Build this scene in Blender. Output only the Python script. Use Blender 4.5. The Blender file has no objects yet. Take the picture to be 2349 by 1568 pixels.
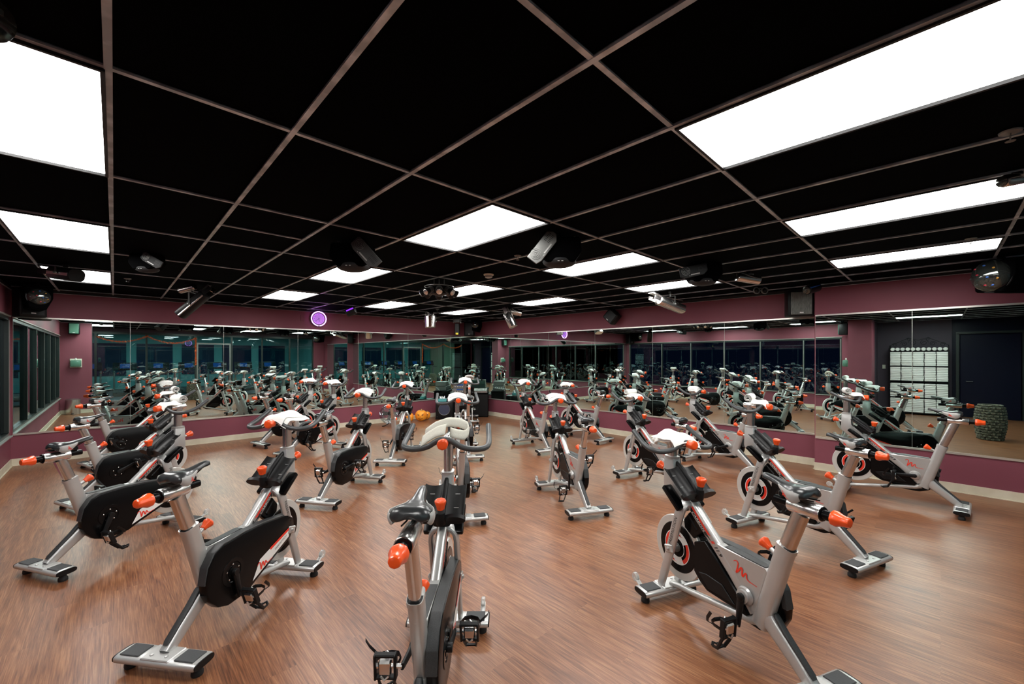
import bpy, bmesh, math, random
from math import sin, cos, pi, radians as R_
from mathutils import Vector as V, Matrix
rnd = random.Random(7)
sc = bpy.context.scene
col = sc.collection
# ------------------------------------------------------------------ camera, world, exposure
cam = bpy.data.objects.new('camera', bpy.data.cameras.new('camera')); col.objects.link(cam)
cam.location = (0, 0, 1.68); cam.rotation_euler = (R_(90), 0, R_(46.08 - 90))
cam.data.sensor_width = 36; cam.data.lens = 947 / 2349 * 36; cam.data.shift_y = 34.5 / 2349
cam.data.clip_start = .02; cam.data.clip_end = 200
sc.camera = cam
wd = bpy.data.worlds.new('night'); sc.world = wd; wd.use_nodes = True
wd.node_tree.nodes['Background'].inputs[0].default_value = (.10, .16, .42, 1)
wd.node_tree.nodes['Background'].inputs[1].default_value = .03
vs = sc.view_settings; vs.view_transform = 'Standard'; vs.look = 'None'; vs.gamma = 1; vs.exposure = 0.36
vs.use_curve_mapping = False
PANEL = 12.5      # radiance of the ceiling light diffusers
CEIL = 2.755; XR = 7.83; YL = 9.93; XW = -1.15; YB = -1.6; XS = 7.56; YS = 1.31
GX = lambda c: -.017 + .63 * c
GY = lambda r: .87 + 1.2727 * r

# ------------------------------------------------------------------ materials
def mat(name, color=(.5,.5,.5), rough=.5, metal=0, spec=.5, coat=0, emit=None, es=0, **k):
    m = bpy.data.materials.new(name); m.use_nodes = True
    b = m.node_tree.nodes['Principled BSDF']
    b.inputs['Base Color'].default_value = (*color, 1); b.inputs['Roughness'].default_value = rough
    b.inputs['Metallic'].default_value = metal; b.inputs['Specular IOR Level'].default_value = spec
    b.inputs['Coat Weight'].default_value = coat
    if emit: b.inputs['Emission Color'].default_value = (*emit, 1); b.inputs['Emission Strength'].default_value = es
    return m
def noise_mod(m, scale=(20,20,20), c0=None, c1=None, detail=3, bump=0, rough=None, coords='Object', ramp=(.35,.65)):
    nt = m.node_tree; b = nt.nodes['Principled BSDF']; N = nt.nodes.new; L = nt.links.new
    tc = N('ShaderNodeTexCoord'); mp = N('ShaderNodeMapping'); mp.inputs['Scale'].default_value = scale
    L(tc.outputs[coords], mp.inputs[0])
    n = N('ShaderNodeTexNoise'); n.inputs['Scale'].default_value = 1; n.inputs['Detail'].default_value = detail
    L(mp.outputs[0], n.inputs[0])
    if c0:
        r = N('ShaderNodeValToRGB'); r.color_ramp.elements[0].color = (*c0,1); r.color_ramp.elements[1].color = (*c1,1)
        r.color_ramp.elements[0].position = ramp[0]; r.color_ramp.elements[1].position = ramp[1]
        L(n.outputs[0], r.inputs[0]); L(r.outputs[0], b.inputs['Base Color'])
    if rough:
        mr = N('ShaderNodeMapRange'); mr.inputs[3].default_value = rough[0]; mr.inputs[4].default_value = rough[1]
        L(n.outputs[0], mr.inputs[0]); L(mr.outputs[0], b.inputs['Roughness'])
    if bump:
        bp = N('ShaderNodeBump'); bp.inputs['Strength'].default_value = bump; bp.inputs['Distance'].default_value = .004
        L(n.outputs[0], bp.inputs['Height']); L(bp.outputs[0], b.inputs['Normal'])
    return m
M = {}
M['purple'] = noise_mod(mat('purple_paint', (.205,.055,.078), .55, spec=.3), (1.3,1.3,1.3), (.195,.051,.073), (.220,.061,.084), 2, 0)
M['cream'] = noise_mod(mat('cream_vinyl', (.60,.53,.40), .4), (8,8,8), (.60,.54,.41), (.66,.60,.47), 2)
M['darkwall'] = mat('dark_grey_paint', (.060,.045,.062), .6, spec=.3)
M['navy'] = mat('dark_window_navy', (.002,.003,.014), .35, spec=.2)  # flat navy standing in for dark window glass in the alcove
M['tile'] = mat('black_tile', (.0012,.0012,.0014), .95, spec=.02)
M['tee'] = noise_mod(mat('tee_metal', (.30,.30,.30), .3, .35), (7,7,7), (.34,.36,.38), (.64,.67,.70), 3, 0, (.22,.42), ramp=(.45,.62))
M['black'] = mat('black_plastic', (.005,.005,.0055), .42, spec=.25)
M['blackgloss'] = mat('gloss_black', (.003,.003,.0033), .25, spec=.16)
M['blackmatte'] = mat('matte_black', (.008,.008,.009), .7)
M['rubber'] = noise_mod(mat('grey_rubber', (.035,.036,.037), .5), (300,300,300), (.026,.027,.028), (.038,.039,.040), 2, .15)
M['grip'] = mat('grip_rubber', (.045,.048,.050), .42)
M['pad'] = noise_mod(mat('dark_grey_pad', (.05,.052,.054), .75), (400,400,400), None, None, 2, .3)
M['silver'] = noise_mod(mat('silver_paint', (.50,.495,.48), .34, .55, coat=.15), (4,4,4), (.475,.47,.46), (.53,.525,.51), 2)
M['alu'] = mat('brushed_steel', (.68,.66,.64), .24, 1)
M['chrome'] = mat('chrome', (.80,.79,.77), .24, 1)
M['orange'] = mat('orange_plastic', (.86,.085,.012), .28, coat=.3)
M['red'] = mat('red_print', (.75,.035,.015), .4)
M['white'] = mat('white_print', (.80,.79,.76), .4)
M['ink'] = mat('black_print', (.012,.012,.012), .45)
M['wheelrim'] = mat('flywheel_rim', (.62,.62,.59), .30, .35, coat=.2)
M['leather'] = noise_mod(mat('saddle_vinyl', (.020,.021,.022), .30, coat=.15), (60,60,60), None, None, 3, .08)
M['sidegrey'] = mat('saddle_panel_grey', (.44,.435,.42), .38)
M['towel'] = noise_mod(mat('white_terry', (.82,.81,.78), .95, spec=.1), (260,260,260), (.80,.79,.76), (.86,.85,.82), 2, .3)
M['towelold'] = noise_mod(mat('ecru_terry', (.62,.60,.52), .95, spec=.1), (300,300,300), (.60,.58,.50), (.68,.66,.58), 2, .3)
M['clear'] = mat('clear_plastic', (.85,.86,.84), .1); M['clear'].node_tree.nodes['Principled BSDF'].inputs['Transmission Weight'].default_value = .7
M['pumpkin'] = noise_mod(mat('pumpkin_foam', (.85,.25,.015), .5), (9,9,9), (.88,.27,.015), (.97,.38,.03), 2)
M['carve'] = mat('carved_dark', (.06,.018,.008), .8)
M['stem'] = mat('pumpkin_stem', (.45,.36,.12), .7)
M['grille'] = noise_mod(mat('speaker_grille', (.16,.165,.15), .7, .2), (400,400,20), (.10,.105,.095), (.22,.225,.20), 2, .2)
M['mirrorball'] = mat('smoked_dome', (.10,.11,.10), .08, .85)
M['gem_r'] = mat('red_gem', (.25,.01,.02), .1); M['gem_b'] = mat('blue_gem', (.02,.08,.30), .1); M['gem_a'] = mat('amber_gem', (.35,.16,.02), .1)
M['dkgrey'] = mat('dark_grey_metal', (.07,.072,.07), .45, .5)
M['midgrey'] = mat('grey_metal', (.22,.22,.21), .4, .7)
M['frame'] = mat('window_frame_green_black', (.020,.028,.026), .35, .3)
M['frame_lt'] = mat('frame_edge', (.42,.42,.38), .35, .6)
M['trim'] = mat('mirror_channel', (.75,.72,.66), .28, .75)
M['led'] = mat('purple_glow', (.2,.02,.5), .4, emit=(.25,.03,1), es=1.2)
M['neon'] = mat('neon_tube', (1,.4,1), .3, emit=(.70,.22,1), es=9)
M['clockface'] = mat('clock_face', (.62,.35,.80), .5, emit=(.55,.20,.85), es=.35)
M['yellow'] = mat('yellow_sticker', (.85,.70,.03), .5)
M['paper'] = mat('tissue_paper', (.85,.86,.86), .9)
M['teal'] = mat('teal_card', (.10,.38,.38), .6)
M['steel'] = mat('steel_can', (.62,.62,.60), .28, 1)
M['wicker'] = noise_mod(mat('wicker', (.05,.045,.03), .6), (40,40,40), (.012,.011,.008), (.16,.15,.10), 2)
M['ivory'] = mat('ivory_plastic', (.72,.70,.58), .5)
M['green'] = mat('green_smoke_plastic', (.10,.22,.16), .2)
M['sub'] = mat('speaker_cone', (.035,.04,.075), .5)
M['tinsel'] = mat('orange_tinsel', (.9,.17,.03), .3, .5)
M['gymfloor'] = mat('gym_carpet', (.03,.045,.06), .9)
M['gymwall'] = mat('gym_teal_wall', (.16,.36,.36), .6)
M['gymlight'] = mat('gym_light', (1,1,1), .5, emit=(.65,.95,1), es=14)
M['beige'] = mat('beige_wall', (.48,.44,.28), .7)
M['blueboard'] = mat('dark_blue_glass', (.006,.018,.05), .2)
M['wood_orange'] = mat('orange_wood', (.40,.14,.03), .4)
# mirror: silvered glass, faint green in the glass thickness
m = bpy.data.materials.new('mirror_glass'); m.use_nodes = True; nt = m.node_tree; nt.nodes.clear()
g = nt.nodes.new('ShaderNodeBsdfGlossy'); g.inputs['Roughness'].default_value = 0; g.inputs['Color'].default_value = (.71,.89,.84,1)
o = nt.nodes.new('ShaderNodeOutputMaterial'); nt.links.new(g.outputs[0], o.inputs[0]); M['mirror'] = m
# thin architectural glass
def thin_glass(name, tint, ior=1.65):
    m = bpy.data.materials.new(name); m.use_nodes = True; nt = m.node_tree; nt.nodes.clear(); N = nt.nodes.new
    t = N('ShaderNodeBsdfTransparent'); t.inputs[0].default_value = (*tint, 1)
    g = N('ShaderNodeBsdfGlossy'); g.inputs['Roughness'].default_value = 0; g.inputs['Color'].default_value = (.85,.95,1,1)
    f = N('ShaderNodeFresnel'); f.inputs[0].default_value = ior; mx = N('ShaderNodeMixShader'); o = N('ShaderNodeOutputMaterial')
    nt.links.new(f.outputs[0], mx.inputs[0]); nt.links.new(t.outputs[0], mx.inputs[1]); nt.links.new(g.outputs[0], mx.inputs[2])
    nt.links.new(mx.outputs[0], o.inputs[0]); return m
M['glass'] = thin_glass('window_glass', (.55,.62,.70), 1.9)
M['glass2'] = thin_glass('partition_glass', (.80,.90,.90), 1.7)
M['fanclear'] = thin_glass('fan_guard_plastic', (.75,.78,.80), 1.8)
# light diffuser : prismatic lens
m = bpy.data.materials.new('light_diffuser'); m.use_nodes = True; nt = m.node_tree; nt.nodes.clear(); N = nt.nodes.new; L = nt.links.new
tc = N('ShaderNodeTexCoord'); sp = N('ShaderNodeSeparateXYZ'); L(tc.outputs['Object'], sp.inputs[0])
ab = N('ShaderNodeMath'); ab.operation = 'ABSOLUTE'; L(sp.outputs[0], ab.inputs[0])
mr = N('ShaderNodeMapRange'); mr.inputs[1].default_value = .12; mr.inputs[2].default_value = .30; mr.inputs[3].default_value = 1.25; mr.inputs[4].default_value = .55; L(ab.outputs[0], mr.inputs[0])
vo = N('ShaderNodeTexVoronoi'); vo.inputs['Scale'].default_value = 70; L(tc.outputs['Object'], vo.inputs[0])
m2 = N('ShaderNodeMapRange'); m2.inputs[1].default_value = 0; m2.inputs[2].default_value = .8; m2.inputs[3].default_value = .7; m2.inputs[4].default_value = 1.3; L(vo.outputs[0], m2.inputs[0])
mu = N('ShaderNodeMath'); mu.operation = 'MULTIPLY'; L(mr.outputs[0], mu.inputs[0]); L(m2.outputs[0], mu.inputs[1])
m3 = N('ShaderNodeMath'); m3.operation = 'MULTIPLY'; L(mu.outputs[0], m3.inputs[0]); m3.inputs[1].default_value = PANEL
e = N('ShaderNodeEmission'); e.inputs[0].default_value = (1,.985,.955,1); L(m3.outputs[0], e.inputs[1])
o = N('ShaderNodeOutputMaterial'); L(e.outputs[0], o.inputs[0]); M['diffuser'] = m
# wood vinyl floor, grain along world Y
m = mat('wood_floor', (.4,.2,.1), .34, spec=.5); nt = m.node_tree; b = nt.nodes['Principled BSDF']; N = nt.nodes.new; L = nt.links.new
tc = N('ShaderNodeTexCoord')
def mapn(s, loc=(0,0,0)):
    mp = N('ShaderNodeMapping'); mp.inputs['Scale'].default_value = s; mp.inputs['Location'].default_value = loc; return mp
br = N('ShaderNodeTexBrick'); br.offset = .37; br.inputs['Scale'].default_value = 1; br.inputs['Brick Width'].default_value = 1.22; br.inputs['Row Height'].default_value = .18
br.inputs['Mortar Size'].default_value = .0012; br.inputs['Color1'].default_value = (0,0,0,1); br.inputs['Color2'].default_value = (1,1,1,1); br.inputs['Mortar'].default_value = (.5,.5,.5,1)
mp = N('ShaderNodeMapping'); mp.inputs['Rotation'].default_value = (0,0,R_(90)); L(tc.outputs['Object'], mp.inputs[0]); L(mp.outputs[0], br.inputs[0])
bw = N('ShaderNodeRGBToBW'); L(br.outputs['Color'], bw.inputs[0])
off = N('ShaderNodeVectorMath'); off.operation = 'MULTIPLY_ADD'; L(tc.outputs['Object'], off.inputs[0]); off.inputs[1].default_value = (1,1,1)
cb = N('ShaderNodeCombineXYZ'); L(bw.outputs[0], cb.inputs[0]); L(bw.outputs[0], cb.inputs[1]); mm = N('ShaderNodeVectorMath'); mm.operation = 'SCALE'; mm.inputs['Scale'].default_value = 9; L(cb.outputs[0], mm.inputs[0]); L(mm.outputs[0], off.inputs[2])
mpa = mapn((7, .55, 1)); L(off.outputs[0], mpa.inputs[0])
na = N('ShaderNodeTexNoise'); na.inputs['Scale'].default_value = 1; na.inputs['Detail'].default_value = 3; na.inputs['Distortion'].default_value = .5; L(mpa.outputs[0], na.inputs[0])
wv = N('ShaderNodeMath'); wv.operation = 'MULTIPLY'; wv.inputs[1].default_value = 60; L(na.outputs[0], wv.inputs[0])
sn = N('ShaderNodeMath'); sn.operation = 'SINE'; L(wv.outputs[0], sn.inputs[0])
mpb = mapn((150, 4.5, 1)); L(off.outputs[0], mpb.inputs[0])
nb = N('ShaderNodeTexNoise'); nb.inputs['Scale'].default_value = 1; nb.inputs['Detail'].default_value = 6; nb.inputs['Roughness'].default_value = .62; L(mpb.outputs[0], nb.inputs[0])
a1 = N('ShaderNodeMath'); a1.operation = 'MULTIPLY_ADD'; L(sn.outputs[0], a1.inputs[0]); a1.inputs[1].default_value = .060; L(nb.outputs[0], a1.inputs[2])
a2 = N('ShaderNodeMath'); a2.operation = 'MULTIPLY_ADD'; L(bw.outputs[0], a2.inputs[0]); a2.inputs[1].default_value = .05
mpc = mapn((3.2, .5, 1)); L(off.outputs[0], mpc.inputs[0]); nc = N('ShaderNodeTexNoise'); nc.inputs['Scale'].default_value = 1; nc.inputs['Detail'].default_value = 3; L(mpc.outputs[0], nc.inputs[0])
a3 = N('ShaderNodeMath'); a3.operation = 'MULTIPLY_ADD'; L(nc.outputs[0], a3.inputs[0]); a3.inputs[1].default_value = .38; L(a1.outputs[0], a3.inputs[2])
a4 = N('ShaderNodeMath'); a4.operation = 'SUBTRACT'; L(a3.outputs[0], a4.inputs[0]); a4.inputs[1].default_value = .19; L(a4.outputs[0], a2.inputs[2])
rp = N('ShaderNodeValToRGB'); cr = rp.color_ramp; cr.elements[0].position = .28; cr.elements[0].color = (.078,.024,.010,1); cr.elements[1].position = .80; cr.elements[1].color = (.36,.172,.082,1)
el = cr.elements.new(.54); el.color = (.205,.078,.034,1)
L(a2.outputs[0], rp.inputs[0]); L(rp.outputs[0], b.inputs['Base Color'])
bp = N('ShaderNodeBump'); bp.inputs['Strength'].default_value = .12; bp.inputs['Distance'].default_value = .002; L(a1.outputs[0], bp.inputs['Height']); L(bp.outputs[0], b.inputs['Normal'])
M['floor'] = m

# ------------------------------------------------------------------ mesh helpers
class MB:
    def __init__(s): s.v = []; s.f = []; s.mi = []; s.cm = 0
    def add(s, vs, fs):
        n = len(s.v); s.v += [tuple(p) for p in vs]; s.f += [tuple(i + n for i in f) for f in fs]; s.mi += [s.cm] * len(fs); return s
    def box(s, c, d, rot=None):
        hx, hy, hz = d[0]/2, d[1]/2, d[2]/2
        P = [V((x, y, z)) for x in (-hx, hx) for y in (-hy, hy) for z in (-hz, hz)]
        if rot is not None: P = [rot @ p for p in P]
        return s.add([p + V(c) for p in P], [(0,1,3,2),(4,6,7,5),(0,4,5,1),(2,3,7,6),(0,2,6,4),(1,5,7,3)])
    def loft(s, rings, cap=True, close=False):
        n = len(rings[0]); vs = [p for r in rings for p in r]; fs = []
        m_ = len(rings)
        for i in range(m_ if close else m_ - 1):
            a = i * n; b = ((i + 1) % m_) * n
            for j in range(n):
                k = (j + 1) % n; fs.append((a + j, a + k, b + k, b + j))
        if cap and not close: fs += [tuple(range(n))[::-1], tuple(range((m_-1)*n, m_*n))]
        return s.add(vs, fs)
    def tube(s, pts, r, n=10, w=None, cap=True, p=2, ref=None, close=False):
        """sweep; r scalar/list = half size along side vector, w = half size along the other"""
        pts = [V(q) for q in pts]; rings = []; side = None; m_ = len(pts)
        for i, q in enumerate(pts):
            if close: t = (pts[(i+1) % m_] - pts[i-1]).normalized()
            else: t = (pts[min(i+1, m_-1)] - pts[max(i-1, 0)]).normalized()
            if ref is not None: side = (V(ref) - t * t.dot(V(ref))).normalized()
            elif side is None:
                a = V((0,0,1)) if abs(t.z) < .9 else V((1,0,0)); side = t.cross(a).normalized()
            else: side = (side - t * t.dot(side)).normalized()
            up = t.cross(side)
            ra = r[i] if isinstance(r, (list, tuple)) else r
            rb = ra if w is None else (w[i] if isinstance(w, (list, tuple)) else w)
            ring = []
            for j in range(n):
                th = 2*pi*(j+.5)/n; c_, s_ = cos(th), sin(th)
                ring.append(q + side * (ra * math.copysign(abs(c_)**(2/p), c_)) + up * (rb * math.copysign(abs(s_)**(2/p), s_)))
            rings.append(ring)
        return s.loft(rings, cap, close)
    def lathe(s, prof, o=(0,0,0), axis=(0,0,1), n=20, flute=0):
        """prof: list of (radius, along)"""
        ax = V(axis).normalized(); a = V((1,0,0)) if abs(ax.x) < .9 else V((0,1,0)); e1 = ax.cross(a).normalized(); e2 = ax.cross(e1)
        rings = []
        for r, h in prof:
            rr = [r * (1 + (flute * cos(8*2*pi*j/n) if flute else 0)) for j in range(n)]
            rings.append([V(o) + ax*h + e1*(max(rr[j],1e-5)*cos(2*pi*j/n)) + e2*(max(rr[j],1e-5)*sin(2*pi*j/n)) for j in range(n)])
        return s.loft(rings)
    def prism(s, poly, y0, y1, bev=0, seg=2, axis='y'):
        bm = bmesh.new()
        mk = {'y': lambda a, b, t: (a, t, b), 'z': lambda a, b, t: (a, b, t), 'x': lambda a, b, t: (t, a, b)}[axis]
        lo = [bm.verts.new(mk(a, b, y0)) for a, b in poly]; hi = [bm.verts.new(mk(a, b, y1)) for a, b in poly]
        n = len(poly); bm.faces.new(lo); bm.faces.new(hi[::-1])
        for i in range(n): bm.faces.new((lo[i], hi[i], hi[(i+1) % n], lo[(i+1) % n]))
        bmesh.ops.recalc_face_normals(bm, faces=bm.faces)
        if bev: bmesh.ops.bevel(bm, geom=bm.edges[:], offset=bev, segments=seg, affect='EDGES', profile=.5, clamp_overlap=True)
        bm.verts.index_update(); s.add([v.co.copy() for v in bm.verts], [[v.index for v in f.verts] for f in bm.faces]); bm.free(); return s
    def bbox(s, c, d, bev=.01, seg=2, rot=None):
        bm = bmesh.new(); bmesh.ops.create_cube(bm, size=1)
        for v in bm.verts: v.co = V((v.co.x*d[0], v.co.y*d[1], v.co.z*d[2]))
        bmesh.ops.bevel(bm, geom=bm.edges[:], offset=bev, segments=seg, affect='EDGES', profile=.5)
        bm.verts.index_update(); vs = [v.co.copy() for v in bm.verts]
        if rot is not None: vs = [rot @ p for p in vs]
        s.add([p + V(c) for p in vs], [[v.index for v in f.verts] for f in bm.faces]); bm.free(); return s
    def sphere(s, c, r, n=16, m_=10, sx=1, sy=1, sz=1, rot=None):
        rings = []
        for i in range(m_ + 1):
            a = -pi/2 + pi*i/m_; ring = []
            for j in range(n):
                p = V((r*sx*max(cos(a),1e-4)*cos(2*pi*j/n), r*sy*max(cos(a),1e-4)*sin(2*pi*j/n), r*sz*sin(a)))
                if rot is not None: p = rot @ p
                ring.append(p + V(c))
            rings.append(ring)
        return s.loft(rings)
    def ribbon(s, pts, w, nrm, thick=.0012):
        """flat painted stroke lying in the plane with normal nrm"""
        pts = [V(p) for p in pts]; nr = V(nrm).normalized(); A = []; B = []
        for i, p in enumerate(pts):
            t = (pts[min(i+1,len(pts)-1)] - pts[max(i-1,0)]).normalized(); d = nr.cross(t)
            ww = w[i] if isinstance(w,(list,tuple)) else w
            A.append(p + d*ww/2 + nr*thick); B.append(p - d*ww/2 + nr*thick)
        n = len(pts); return s.add(A + B, [(i, i+1, n+i+1, n+i) for i in range(n-1)])
    def xf(s, mtx): s.v = [tuple(mtx @ V(p)) for p in s.v]; return s
    def mesh(s, name, mats, smooth=35):
        me = bpy.data.meshes.new(name); me.from_pydata(s.v, [], s.f)
        for mm_ in (mats if isinstance(mats,(list,tuple)) else [mats]): me.materials.append(mm_)
        if max(s.mi, default=0) > 0: me.polygons.foreach_set('material_index', s.mi)
        bm = bmesh.new(); bm.from_mesh(me); bmesh.ops.recalc_face_normals(bm, faces=bm.faces); bm.to_mesh(me); bm.free()
        if smooth:
            me.shade_smooth(); me.set_sharp_from_angle(angle=R_(smooth))
        return me
def obj(name, me, parent=None, loc=None, rot=None, **props):
    if isinstance(me, tuple): me = me[0].mesh(name, me[1], *(me[2:]))
    o = bpy.data.objects.new(name, me); col.objects.link(o)
    if parent: o.parent = parent
    if loc is not None: o.location = loc
    if rot is not None: o.rotation_euler = rot
    for k, v_ in props.items(): o[k] = v_
    return o
def part(name, mb, m_, parent, loc=None, rot=None, smooth=35, **k): return obj(name, mb.mesh(name, m_, smooth), parent, loc, rot, **k)
def thing(name, label, cat, loc=(0,0,0), rz=0, group=None):
    o = bpy.data.objects.new(name, None); col.objects.link(o); o.location = loc; o.rotation_euler = (0,0,rz)
    o.empty_display_size = .1; o['label'] = label; o['category'] = cat
    if group: o['group'] = group
    return o
def struct(name, mb, m_, parent=None, smooth=0):
    o = obj(name, mb.mesh(name, m_, smooth), parent)
    if parent is None: o['kind'] = 'structure'
    return o
def text_mesh(txt, size, shear=0, bold=0):
    c = bpy.data.curves.new('lettering', 'FONT'); c.body = txt; c.size = size; c.shear = shear; c.offset = bold; c.resolution_u = 2
    c.align_x = 'CENTER'; c.align_y = 'CENTER'
    o = bpy.data.objects.new('t', c); col.objects.link(o)
    dg = bpy.context.evaluated_depsgraph_get(); me = o.evaluated_get(dg).to_mesh()
    vs_ = [v.co.copy() for v in me.vertices]; fs_ = [tuple(p.vertices) for p in me.polygons]
    bpy.data.objects.remove(o); bpy.data.curves.remove(c); return vs_, fs_
def put_text(mb, txt, size, at, d, nrm, shear=0, bold=0, sx=1):
    d = V(d).normalized(); nr = V(nrm).normalized(); u = nr.cross(d); vs_, fs_ = text_mesh(txt, size, shear, bold)
    mb.add([V(at) + d*(p.x*sx) + u*p.y + nr*.0016 for p in vs_], fs_)
def sheet(fn, nu, nv, th):
    """closed thick cloth from fn(u,v) -> point, u,v in 0..1"""
    mb = MB(); P = [[V(fn(i/nu, j/nv)) for j in range(nv+1)] for i in range(nu+1)]
    top = []; bot = []
    for i in range(nu+1):
        for j in range(nv+1):
            a = P[min(i+1,nu)][j] - P[max(i-1,0)][j]; b = P[i][min(j+1,nv)] - P[i][max(j-1,0)]; n = a.cross(b).normalized()
            e = min(i, nu-i, j, nv-j); t = th/2*(.35 if e == 0 else 1)
            top.append(P[i][j] + n*t); bot.append(P[i][j] - n*t)
    W = nv+1; N_ = len(top); fs = []
    for i in range(nu):
        for j in range(nv):
            a = i*W+j; q = (a, a+1, a+W+1, a+W); fs.append(q); fs.append(tuple(N_+k for k in q[::-1]))
    for i in range(nu): fs += [(i*W, (i+1)*W, N_+(i+1)*W, N_+i*W), ((i+1)*W-1, N_+(i+1)*W-1, N_+(i+2)*W-1, (i+2)*W-1)]
    for j in range(nv): a = j; b = nu*W+j; fs += [(a, N_+a, N_+a+1, a+1), (b, b+1, N_+b+1, N_+b)]
    return mb.add(top+bot, fs)
def copy_tree(o, parent=None):
    c = o.copy(); col.objects.link(c); c.parent = parent
    for ch in o.children: copy_tree(ch, c)
    return c

# ------------------------------------------------------------------ the room
T = .12
fl = MB().box(((XW-1+XR)/2, (YB+YL)/2, -.05), (XR-XW+1+.24, YL-YB+.2, .1)); struct('floor', fl, M['floor'])
ce = MB().box(((XW-1+XR)/2, (YB+YL)/2, CEIL+.10), (XR-XW+1.24, YL-YB+.2, .1)); ceiling = struct('ceiling', ce, M['tile'])
# ceiling lights stand in these cells (column, row)
LIGHTS = [(-1,-1),(-1,1),(-1,3),(-1,5),(3,-1),(3,1),(3,3),(3,5),(6,-1),(6,1),(6,3),(6,5),(9,-1),(9,1),(9,3),(9,5)]  # first cell holds an unseen panel, added for symmetric lighting
tile_me = MB().bbox((0,0,.012), (.615,1.257,.02), .003, 1).mesh('ceiling_tile', M['tile'], 0)
for c in range(-4, 13):
    for r in range(-2, 8):
        if (c, r) in LIGHTS: continue
        x0, x1 = max(GX(c), XW-.95), min(GX(c+1), XR); y0, y1 = max(GY(r), YB), min(GY(r+1), YL)
        if x1 - x0 < .05 or y1 - y0 < .05: continue
        if x1 < XW and y0 > 2: continue
        t = obj('ceiling_tile', tile_me, ceiling, ((x0+x1)/2, (y0+y1)/2, CEIL+.004))
        t.scale = ((x1-x0)/.63, (y1-y0)/1.2727, 1)
def tee(a, b, w=.024):
    a = V(a); b = V(b); mb = MB(); c = (a+b)/2; L_ = (b-a).length
    if abs((b-a).x) > abs((b-a).y): mb.box((c.x, c.y, CEIL-.002), (L_, w, .008)).box((c.x, c.y, CEIL+.02), (L_, .004, .04))
    else: mb.box((c.x, c.y, CEIL-.004), (w, L_, .010)).box((c.x, c.y, CEIL+.02), (.004, L_, .04))
    part('grid_tee', mb, M['tee'], ceiling, smooth=0)
for c in range(-3, 13):
    tee((GX(c), YB if GX(c) < XS else YS, 0), (GX(c), YL if GX(c) > XW else 1.37, 0))
for r in range(-1, 8):
    tee((XW if GY(r) > 1.4 else XW-.95, GY(r), 0), (XR if GY(r) > YS else XS, GY(r), 0), .022)
for c, r in ((1, 2.5), (7, 4.5), (10, 4.5), (4, 6.5)): tee((GX(c), GY(r), 0), (GX(c+1), GY(r), 0), .02)

# walls
def wall(name, x0, x1, y0, y1, z0=0, z1=CEIL+.05, m_='purple'):
    return struct(name, MB().box(((x0+x1)/2, (y0+y1)/2, (z0+z1)/2), (x1-x0, y1-y0, z1-z0)), M[m_])
wall('wall_left', XW-T, XR+T, YL, YL+T)                      # the long mirror wall on the left of the picture
wall('wall_right', XR, XR+T, YS, YL)                         # mirror wall on the right
wall('wall_right_step', XS, XR+T, YB-T, YS)                  # its nearer, projecting stretch
ZS, ZT = .49, 2.29
wn = MB(); 
wn.box((XW-T/2, (1.9+YL)/2, ZS/2), (T, YL-1.9, ZS)); wn.box((XW-T/2, (1.9+YL)/2, (ZT+CEIL+.05)/2), (T, YL-1.9, CEIL+.05-ZT))
wn.box((XW-T/2, (9.78+YL)/2, (ZS+ZT)/2), (T, YL-9.78, ZT-ZS)); wn.box((XW-T/2, (1.9+2.13)/2, (ZS+ZT)/2), (T, .23, ZT-ZS))
struct('wall_window', wn, M['purple'])
wall('wall_pier', XW-T, -.50, 1.37, 1.90)
wall('wall_alcove', -2.22, -2.10, -.22, 1.37, m_='darkwall')
wall('wall_alcove_far', -2.22, -2.14, YB-T, -.22, m_='navy')
dn = struct('dark_window_panel', MB().bbox((-2.10, -.93, 1.15), (.05, 1.10, 2.30), .01, 1), M['navy'])  # navy panel standing in for a dark window; its door form is made up
part('dark_window_frame', MB().box((-2.09, -.33, 1.17), (.06, .06, 2.34)).box((-2.09, -1.52, 1.17), (.06, .06, 2.34)).box((-2.09, -.925, 2.36), (.06, 1.25, .06)), M['frame'], dn, smooth=0)
part('door_handle', MB().tube([(-2.07,-.5,1.0),(-2.03,-.5,1.0),(-2.03,-.62,1.0)], .010, 8), M['midgrey'], dn)
wall('wall_alcove_side', -2.10, XW-T, 1.37, 1.49, m_='darkwall')
wall('wall_back_right', 7.07, XS, YB-T, YB)
wall('wall_back_left', -2.1, -1.6, YB-T, YB, m_='darkwall')
wall('wall_back_header', -1.6, 7.07, YB-T, YB, 2.62, CEIL+.05, 'darkwall')
# window band with mullions
win = MB(); fx = XW - .035
win.box((fx, (2.13+9.78)/2, ZT-.025), (.07, 7.65, .05)).box((fx, (2.13+9.78)/2, ZS+.02), (.07, 7.65, .04))
wo = struct('window_1', win, M['frame'])
for y in (2.155, 3.22, 4.52, 5.75, 7.01, 8.24, 9.755):
    part('mullion', MB().box((fx+.002, y, (ZS+ZT)/2), (.074, .05, ZT-ZS-.09)), M['frame'], wo, smooth=0)
    part('mullion_edge', MB().box((fx+.040, y, (ZS+ZT)/2), (.003, .012, ZT-ZS-.10)), M['frame_lt'], wo, smooth=0)
ys = (2.155, 3.22, 4.52, 5.75, 7.01, 8.24, 9.755)
for a, b_ in zip(ys, ys[1:]):
    part('pane', MB().box((XW-.045, (a+b_)/2, (ZS+ZT)/2), (.006, b_-a-.05, ZT-ZS-.09)), M['glass'], wo, smooth=0)
part('window_sill', MB().bbox((XW+.012, (2.13+9.78)/2, ZS-.012), (.05, 7.7, .022), .004, 1), M['frame_lt'], wo, smooth=0)
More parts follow.
